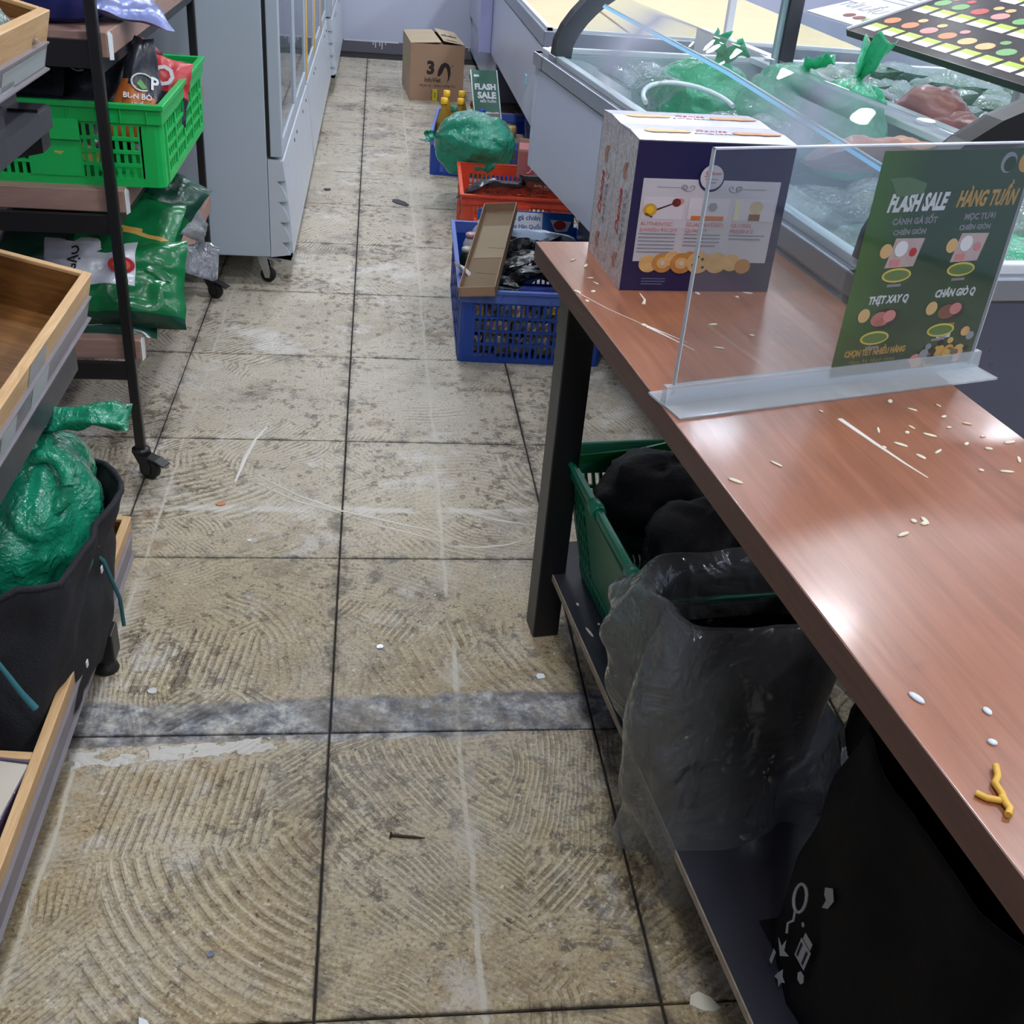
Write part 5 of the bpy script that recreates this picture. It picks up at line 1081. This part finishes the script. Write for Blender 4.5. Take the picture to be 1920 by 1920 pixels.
pic([(-.05, .07), (-.035, .066), (-.03, .084), (-.025, .066), (-.01, .07), (-.03, .05)]); pic(disc(.010, 6, (.032, .07))); pic(rect(-.05, -.042, .02, .045)); pic([(-.012, .04), (-.006, .03), (.004, .028), (-.004, .02), (-.006, .008), (-.014, .016), (-.024, .012), (-.02, .024)]); pic(disc(.004, 8, (-.008, .138)))
pic([(.006, .225), (.022, .238), (.034, .225), (.028, .205), (.016, .196), (.018, .212), (.010, .215)])
lump('clothes_bundle', 'long black folded garment behind the printed shopping bag under the desk', .40, -1.15, .42, .09, .30, .22, 12.4, FABRICK)
for i, (x, y, l) in enumerate(((.075, -.314, .006), (.073, -.409, .018), (.10, -.386, .004), (.085, -.55, .004))):
    b = MB(); b.lathe([(0, 0), (1, .1), (.8, .8), (0, 1)], 8, M=Matrix.Diagonal((.003, l, .002, 1))); o = b.build('crumb', CRUMB, loc=W(x, y, SZ), rot=(0, 0, DA+.2)); tag(o, 'pale crumb on the dark low shelf, %s from the desk leg' % ('first', 'second and longest', 'third', 'fourth')[i], 'crumb', 'crumbs on the low shelf')

# ---------------------------------------------------------------- litter on the floor
o = MB(); o.tube([(0, 0, .003), (.04, .004, .003), (.06, .006, .0032)], [.0028, .0026, .0012], 8); o.lathe([(.006, -.002), (.006, .0), (.003, .002)], 10, M=Matrix.Translation((0, 0, .003)) @ Matrix.Rotation(R(90), 4, 'Y')); o = o.build('screw', RUST, loc=(.118, -.268, 0), rot=(0, 0, R(-14))); tag(o, 'rusty screw lying on the floor in the foreground', 'screw')
def chip(label, x, y, s, m_, seed, cat='chip', name='plaster_chip', el=1.0):
    rr = random.Random(seed); pts = [(s*(.7+.5*rr.random())*math.cos(i*.9)*el, s*(.7+.5*rr.random())*math.sin(i*.9)) for i in range(7)]
    o = MB().prism(pts, .0, .003, 'z').build(name, m_, loc=(x, y, .0), rot=(0, 0, rr.uniform(0, 3))); tag(o, label, cat)
chip('white teardrop plaster chip on the floor left of the low desk shelf', .443, .163, .011, WHITEP, 1)
chip('white plastic scrap on the floor at the bottom left', -.243, -.617, .010, WHITEP, 2, 'scrap', 'plastic_scrap', 1.8)
chip('small foil scrap on the floor, left of centre in the foreground', -.165, -.497, .007, SILVER, 3, 'scrap', 'foil_scrap')
chip('crumpled silver scrap on the floor left of the desk leg', .10, .267, .008, SILVER, 4, 'scrap', 'foil_scrap')
chip('dark leaf scrap on the floor at the very bottom left', -.50, -.655, .010, mat('dark_scrap', (40, 38, 52), .6), 5, 'scrap', 'leaf_scrap')
chip('orange stub on the floor right of the trolley caster', -.316, .866, .012, mat('stub_orange', (190, 130, 90), .7), 6, 'stub', 'paper_stub')
chip('white crumb on the floor near the trolley caster', -.225, .69, .006, WHITEP, 7, 'crumb', 'floor_crumb')
chip('white plaster flake beside the grey cement band on the left', -.36, .128, .010, FILLER, 8)
chip('dark spot of dirt on the floor in the far aisle', .20, 3.78, .03, mat('dark_scrap', (40, 38, 52), .6), 9, 'scrap', 'dirt_scrap', 2.2)
chip('black bit at the foot of the nearest fridge', -.165, 3.95, .02, BLACKR, 10, 'scrap', 'rubber_scrap')
chip('pale chip on the floor near the low shelf in the right foreground', .583, -.39, .008, CRUMB, 12)
chip('pale curl of film on the floor by the low shelf', .60, -.62, .018, CRUMB, 13, 'scrap', 'film_scrap', 1.5)
# ---------------------------------------------------------------- near glass dome freezer (desk frame)
FX0, FX1, FY0, FY1 = .512, 1.45, -.37, 2.07
fz = dthing('chest_freezer', 'white chest freezer with curved glass cover and black end arches, behind the desk', 'freezer', 0, 0, 0)
zb, zr = .495, .905
MB().bx(FX0, FX0+.05, FY0+.05, FY1-.05, zb, .862).build('left_panel', FREEZE, fz, bev=.003)
MB().bx(FX1-.05, FX1, FY0+.05, FY1-.05, zb, .862).build('right_panel', FREEZE, fz, bev=.003)
MB().bx(FX0, FX1, FY0, FY0+.05, zb, .862).build('near_panel', FREEZE_D, fz, bev=.003); MB().bx(FX0, FX1, FY1-.05, FY1, zb, .862).build('far_panel', FREEZE, fz, bev=.003)
MB().bx(FX0+.05, FX1-.05, FY0+.05, FY1-.05, zb, zb+.10).build('tub_floor', mat('grey_tub_liner', (190, 204, 208), .4), fz)
MB().bx(FX0+.17, FX1-.17, FY0+.02, FY1-.2, .0, zb).build('pedestal', FREEZE_D, fz)
MB().bx(FX0+.10, FX1-.02, FY0+.004, FY0+.02, .0, zb).build('near_skirt', FREEZE_D, fz)
for (x0, x1, y0, y1) in ((FX0-.008, FX0+.045, FY0-.004, FY1-.12), (FX1-.045, FX1+.008, FY0-.004, FY1), (FX0-.008, FX1+.008, FY0-.008, FY0+.045), (FX0-.008, FX1+.008, FY1-.045, FY1+.008)):
    MB().bx(x0, x1, y0, y1, .860, zr).build('steel_rim', STEEL, fz, bev=.004)
MB().bx(FX0-.010, FX0+.045, FY1-.118, FY1+.008, .858, zr).build('rim_cap', STEEL, fz, bev=.004)
MB().bx(FX0-.0015, FX0, FY0+.06, FY1-.06, .852, .8535).build('panel_line', DGREY, fz)
for (x0, x1, y0, y1) in ((FX0+.012, FX0+.04, FY0+.03, FY1-.03), (FX1-.10, FX1-.03, FY0+.03, FY1-.03), (FX0+.04, FX1-.04, FY0+.014, FY0+.04), (FX0+.04, FX1-.04, FY1-.04, FY1-.014)):
    MB().bx(x0, x1, y0, y1, zr-.001, .925).build('inner_rim', WHITE, fz, bev=.003)
MB().bx(FX0+.046, FX0+.052, FY0+.05, FY1-.05, zb+.10, zr).build('liner_wall', WHITE, fz); MB().bx(FX1-.052, FX1-.046, FY0+.05, FY1-.05, zb+.10, zr).build('liner_wall', mat('pale_liner', (176, 192, 198), .4), fz); MB().bx(FX0+.05, FX1-.05, FY1-.056, FY1-.05, zb+.1, zr).build('liner_wall', mat('pale_liner', (176, 192, 198), .4), fz)
PROF = [(.518, .925), (.523, .975), (.545, 1.025), (.577, 1.070), (.612, 1.108), (.655, 1.145), (.71, 1.182), (.78, 1.213), (.87, 1.235), (.98, 1.245), (1.06, 1.245)]
def arch(y0, y1, wd, m_, name):
    out = PROF+[(1.25, 1.245), (1.43, 1.245)]; inn = []
    for i, (x, z) in enumerate(out):
        a = Vector(out[max(0, i-1)]); c_ = Vector(out[min(len(out)-1, i+1)]); d = (c_-a).normalized(); n_ = Vector((d.y, -d.x)); inn.append((x+n_.x*wd, z+n_.y*wd))
    b = MB()
    for i in range(len(out)-1):
        q = [out[i], out[i+1], inn[i+1], inn[i]]
        b.prism(q, y0, y1, 'y')
    return b.build(name, m_, fz, weld=True)
arch(1.845, 1.90, .045, BLACK, 'end_arch'); arch(1.835, 1.845, .060, DGREY, 'arch_seal')
arch(FY0+.005, FY0+.05, .055, BLACK, 'end_arch'); arch(FY0+.05, FY0+.06, .07, DGREY, 'arch_seal')
for y in (1.87, FY0+.028):
    MB().bx(1.375, 1.43, y-.025, y+.025, .92, 1.245).build('rear_post', DGREY, fz, bev=.003)
b = MB(); k = 28
def dome(u, v):
    s = u*5.1; i = min(int(s), len(PROF)-2); f = s-i
    return (PROF[i][0]*(1-f)+PROF[i+1][0]*f, FY0+.055+(1.835-FY0-.055)*v, PROF[i][1]*(1-f)+PROF[i+1][1]*f)
b.grid(dome, 20, 2); b.build('dome_glass', GLASS, fz, solid=.004)
MB().bx(.515, .56, 1.835, 1.915, .905, .925).build('arch_foot', STEEL, fz, bev=.003)
b = MB(); b.tube([(.665, 1.80, 1.095), (.665, .70, 1.072), (.662, -.12, 1.032)], .0045, 8); b.build('edge_glow_tube', emit('cold_edge_glow', (140, 205, 255), 1.1), fz)  # added glowing tube stands for the bluish streak along the glass edge
b = MB(); b.tube([(.668, 1.80, 1.101), (.668, .70, 1.079), (.665, -.12, 1.040)], .003, 6); b.build('edge_glow_rail', WHITE, fz)
PUCK = emit('round_disc_glow', (255, 252, 248), 6.0)  # glowing discs added on the rail to draw its bright ovals
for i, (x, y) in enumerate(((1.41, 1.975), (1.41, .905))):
    b = MB(); b.lathe([(.030, 0), (.033, .004), (.030, .010)], 24, (x, y, .925)); r_ = b.build('glow_disc_ring', WHITE, fz)
    b = MB(); b.lathe([(.0, .0105), (.027, .0105), (.026, .012), (0, .0125)], 24, (x, y, .925)); b.build('rail_glow_disc', PUCK, fz)
# ---- goods in the dome freezer
def dpose(x, y, z, rx=0, ry=0, rz=0): return Matrix.Translation(W(x, y, z)) @ Matrix.Rotation(DA+R(rz), 4, 'Z') @ Matrix.Rotation(R(ry), 4, 'Y') @ Matrix.Rotation(R(rx), 4, 'X')
def dbag(label, x, y, z, rx, ry, rz_, seed, kd, ears=1, m_=BAGGL, el=.10, rot=0):
    p = W(x, y, z); return knot_bag('green_plastic_bag', label, 'bag', tuple(p), rx, ry, rz_, m_, seed, kd, ears, 6, None, .07, rot, el, .7, (80, 54))
dbag('green tied bag at the far side of the dome freezer, behind the cookie box', 1.04, 1.72, .83, .17, .17, .12, 1.7, (.3, .1, 1), 2)
dbag('green tied bag with crumpled top in the middle of the dome freezer', 1.20, 1.40, .86, .15, .20, .13, 4.4, (.2, -.2, 1), 1)
dbag('green bag with a tall twisted ear, right of the other bags in the dome freezer', 1.22, 1.03, .86, .13, .17, .15, 8.8, (.15, .15, 1), 2, el=.16)
pouch('clear_pack', 'puffed clear bag with white rim at the far left in the dome freezer', 'pack', dpose(.72, 1.66, .84, 70, 0, 20), .30, .34, .16, [BAGC], lambda u, v: 0, 201, cru=.3, n=(40, 44))
b = MB(); b.tube([(.15*math.cos(a*.24), .19*math.sin(a*.24), .0) for a in range(14)], .008, 8); o = b.build('white_ring_lid', WHITE, loc=W(.85, 1.36, .87), rot=(R(10), 0, DA)); tag(o, 'white curved rim of a tub inside the dome freezer', 'rim')
pouch('clear_pack', 'clear bag over green stuff beside the cookie box top in the dome freezer', 'pack', dpose(.90, 1.05, .83, 75, 5, -10), .34, .40, .14, [BAGC], lambda u, v: 0, 203, cru=.3, n=(40, 44))
pouch('clear_pack', 'green filled clear bag right behind the cookie box in the dome freezer', 'pack', dpose(.95, 1.10, .77, 80, 0, 20), .30, .36, .14, [BAGGL], lambda u, v: 0, 205, cru=.3, n=(40, 44))
pouch('clear_pack', 'big shiny clear bag of grey green vegetables at the near left of the dome freezer', 'pack', dpose(.83, .14, .845, 76, -6, 6), .52, .66, .20, [plastic_film('shiny_clear_film', (206, 222, 214), .30, .10, .3, 1.0, 10)], lambda u, v: 0, 207, n=(60, 66), cru=.35)
SQ = speckle_mat('seafood_pieces', [(150, 128, 104), (196, 170, 140), (120, 110, 92), (208, 196, 170), (150, 90, 90)], 14)
pouch('food_mass', 'pale seafood mass inside the big clear bag in the dome freezer', 'food', dpose(.83, .30, .83, 80, 0, 0), .40, .28, .10, [SQ], lambda u, v: 0, 208, cru=.5, n=(36, 30))
GV = speckle_mat('grey_green_leaves', [(70, 92, 78), (120, 142, 124), (96, 120, 102), (150, 166, 148)], 16)
pouch('food_mass', 'grey green leafy mass inside the big clear bag in the dome freezer', 'food', dpose(.82, .00, .82, 80, 0, 0), .46, .36, .12, [GV], lambda u, v: 0, 209, cru=.5, n=(40, 36))
BR = mat('brown_seafood', (176, 112, 84), .3, vary=.2, nsc=18, bump=.4, bsc=30)
pouch('seafood_pack', 'film wrapped tray of brown seafood behind the clear stand in the dome freezer', 'pack', dpose(1.0, .56, .91, 66, 0, 15), .24, .17, .08, [BR, WHITEP], lambda u, v: 0, 211)
pouch('seafood_pack', 'second smaller film wrapped tray of orange brown seafood farther right in the dome freezer', 'pack', dpose(1.17, .62, .91, 66, 0, -15), .16, .13, .06, [mat('orange_seafood', (206, 144, 110), .3, vary=.2, nsc=18, bump=.4, bsc=30)], lambda u, v: 0, 212)
pouch('clear_pack', 'green bag of vegetables at the near end of the dome freezer, right of the poster', 'pack', dpose(.93, -.14, .82, 74, 0, -10), .40, .38, .17, [BAGGL], lambda u, v: 0, 213, cru=.3, n=(40, 44))
pouch('clear_pack', 'dark teal bag under the green one at the near right of the dome freezer', 'pack', dpose(1.18, .15, .74, 82, 0, 10), .40, .5, .16, [BAGG], lambda u, v: 0, 214, cru=.3, n=(40, 44))

# ---------------------------------------------------------------- far chest freezer, in line with the aisle
ff = thing('chest_freezer', 'white chest freezer with flat beige cover farther along the right of the aisle', 'freezer', (1.35, 6.0, 0)); FXR = 1.10
LX, LY0, LY1 = -.50, -2.25, 2.30      # local
MB().bx(LX, FXR, LY0, LY1, .355, .765).build('tub_body', FREEZE, ff, bev=.004)
MB().bx(LX-.006, FXR+.006, LY0-.006, LY1, .765, .835).build('steel_rim', STEEL, ff, bev=.004)
MB().bx(LX-.001, LX, LY0+.02, LY1, .757, .760).build('panel_line', DGREY, ff)
MB().bx(LX+.035, FXR-.03, LY0+.035, LY1-.03, .835, .842).build('cover_sheet', CREAM, ff); MB().bx(LX+.012, LX+.035, LY0+.01, LY1, .835, .846).build('inner_rim', WHITE, ff); MB().bx(LX+.012, FXR-.01, LY0+.01, LY0+.035, .835, .846).build('inner_rim', WHITE, ff)
MB().bx(LX+.40, LX+.408, LY0+.04, LY1-.04, .842, .848).build('cover_joint', mat('tan_strip', (170, 140, 100), .5), ff)
MB().bx(LX+.03, .47, .12, LY1, .07, .355).build('machine_base', FREEZE_D, ff); MB().bx(LX+.022, LX+.03, .12, LY1, .075, .355).build('lit_base_side', FREEZE, ff)  # paler side sheet puts the lit face of the base into colour
MB().bx(LX+.25, .40, LY0+.3, .12, .0, .355).build('dark_underside', BLACKR, ff)
for k, z in enumerate((.42, .50, .58, .66)): MB().bx(LX+.05, .45, LY0-.003, LY0, z, z+.012).build('grille_slat', DGREY, ff)
jp = MB().bx(LX-.085, LX-.0, .30, .46, .352, 1.25).build('joint_post', mat('lilac_enamel', (168, 172, 214), .3), ff, bev=.004); MB().bx(LX-.0, LX+.085, .285, .30, .352, .757).build('joint_flange', FREEZE, ff)
o = MB().bx(-.03, .03, -.004, .004, -.02, .03).build('paper_note', mat('pale_blue_note', (176, 208, 226), .5), loc=(.8485, 4.30, .52), rot=(0, 0, R(90))); tag(o, 'pale blue paper note stuck low on the side of the far freezer', 'note')
cl = lump('cleaning_cloth', 'dark crumpled cloth on the floor right of the brown carton', .35, 6.5, .03, .05, .06, .05, 3.3, mat('dark_scrap', (40, 38, 52), .6), 'cloth')
cl.location = (.84, 7.2, .03)

# ---------------------------------------------------------------- island unit beyond the rail (desk frame)
iu = dthing('island_freezer', 'low open freezer unit behind the dome freezer, heaped with frosty packs', 'freezer', 0, 0, 0)
IX0, IX1, IY0, IY1 = 1.475, 3.35, -.2, 2.92
MB().bx(IX0, IX0+.05, IY0, IY1, .0, .915).build('left_wall', WHITE, iu); MB().bx(IX1-.05, IX1, IY0, IY1, 0, .86).build('right_wall', WHITE, iu)
MB().bx(IX0+.05, IX1-.05, IY0, IY0+.05, 0, .915).build('near_wall', WHITE, iu); MB().bx(IX0+.05, IX1-.05, IY1-.05, IY1, 0, .80).build('far_wall', WHITE, iu)
MB().bx(IX0+.05, IX1-.05, IY0+.05, IY1-.05, 0, .55).build('tub_floor', mat('grey_tub_liner', (190, 204, 208), .4), iu)
MB().bx(IX0+.01, IX0+.018, IY0+.05, 2.0, .915, 1.10).build('sneeze_glass', GLASS, iu)
for y in (1.43, .62, .50, 2.6): MB().bx(IX0-.005, IX0+.025, y-.015, y+.015, .915, 1.098).build('post', WHITE, iu, bev=.003)
MB().bx(1.355, 1.375, 1.862, 1.882, .925, 1.30).build('post_strip', mat('pale_glass_strip', (150, 176, 184), .3), fz)
rp = random.Random(21)
k = 0
GP = [FROST, plastic_film('frosty_grey', (150, 172, 170), .85, .2, .3, .8, 26), plastic_film('frosty_green', (120, 158, 132), .85, .2, .3, .8, 30), FROST]
names = ['pale frosty', 'grey frosty', 'greenish frosty', 'white frosty']
cols_ = ['beside the rail']+[q+' from the rail' for q in ROWN[1:8]]; rows_ = ['nearest row', 'second row', 'third row', 'fourth row', 'fifth row', 'sixth row', 'seventh row', 'eighth row', 'ninth row', 'farthest row']
for j in range(9):
    for i in range(8):
        x = IX0+.16+.235*i; y = IY0+.2+.325*j
        pouch('frozen_pack', '%s pack in the island freezer, %s, %s' % (names[(i*3+j) % 4], cols_[i], rows_[j]), 'pack', dpose(x+rp.uniform(-.03, .03), y+rp.uniform(-.04, .04), .76+.03*rp.random(), 78+rp.uniform(-14, 10), rp.uniform(-10, 10), rp.uniform(-40, 40)), .27, .36, .12, [GP[(i*3+j) % 4]], lambda u, v: 0, 300+k, 'frozen packs in the island freezer', n=(18, 20), cru=.3); k += 1
b = MB(); b.bx(IX0+.05, IX1-.05, IY0+.05, IY1-.05, .60, .70); b.build('packed_ice', mat('grey_green_frost', (118, 140, 132), .5, vary=.2, nsc=9, bump=.6, bsc=20), iu)
MB().bx(IX0+.06, IX0+.075, IY0+.1, 1.40, 1.078, 1.088).build('under_board_fill', emit('board_fill_glow', (240, 246, 255), 6.0), iu)  # added unseen strip, brightens the packs shadowed by the board
t_ = lump('meat_pack', 'pink film wrapped meat lump behind the sneeze glass in the island freezer', 1.64, 1.22, .90, .10, .16, .08, 6.6, mat('pink_meat_film', (255, 156, 152), .3, vary=.15, nsc=10, bump=.4, bsc=26), 'meat')
t_ = lump('meat_pack', 'smaller pink wrapped piece at the near side of the pink meat lump', 1.60, 1.00, .885, .08, .09, .06, 2.9, mat('pink_meat_film', (255, 156, 152), .3), 'meat')
# menu board leaning up over the packs
mb = dthing('menu_board', 'black hotpot menu board with rows of food pictures and green price tags, top right', 'board', 1.385, 1.42, 1.098)
mb.rotation_euler = (0, R(-20), DA)
MB().bx(0, .75, -1.5, 0, 0, .012).build('board', mat('black_menu_print', (36, 28, 36), .22), mb)
MB().bx(0, .75, .0, .008, -.004, .018).build('board_edge', WHITE, mb); MB().bx(-.004, .0, -1.5, 0, -.006, .014).build('front_edge', mat('dark_edge', (52, 44, 50), .3), mb)
fc = [PINKP, ORANGE, YELLOW, RED, BISC, GREENP, mat('magenta_print', (190, 90, 130), .4), BROWNP, mat('pale_pink', (226, 176, 170), .4)]
LIME = mat('lime_print', (168, 190, 50), .4)
rp = random.Random(4)
for r_ in range(4):
    xx = .05+.175*r_
    for c_ in range(14):
        yy = -.07-.102*c_
        Mt = frame((xx, yy, .0122), (0, -1, 0), (1, 0, 0))
        patch('price_tag_print', rect(-.04, .04, -.014, .012), WHITEP, mb, Mt); patch('price_tag_print', rect(-.04, .04, .012, .036), LIME, mb, Mt)
        patch('food_photo', disc(.034, 12, (rp.uniform(-.01, .01), .074), 1, .72), rp.choice(fc), mb, Mt); 
        if rp.random() < .6: patch('food_photo', disc(.02, 10, (rp.uniform(-.02, .03), .118), 1, .7), rp.choice(fc), mb, Mt)
wp = dthing('paper_sign', 'white printed sign sheet lying beyond the end of the menu board', 'sign', 1.46, 1.46, 1.11)
wp.rotation_euler = (0, R(-14), DA)
MB().bx(0, .55, .0, .42, 0, .004).build('sheet', WHITEP, wp)
Mw_ = frame((.11, .26, .0045), (0, -1, 0), (1, 0, 0)); text('TÚI LẨU', .075, GREYP, wp, frame((.14, .27, .0045), (0, -1, 0), (1, 0, 0)), bold=.02)
for k in range(6): patch('text_line', rect(-.13, .13, .0, .008), GREYP, wp, frame((.24+.035*k, .2, .0045), (0, -1, 0), (1, 0, 0)))
for dx, mm in ((-.05, MAROON), (.02, MAROON), (.08, GREENP)): patch('food_photo', disc(.03, 12, (dx, 0), 1, .7), mm, wp, frame((.06, .16, .0045), (0, -1, 0), (1, 0, 0)))
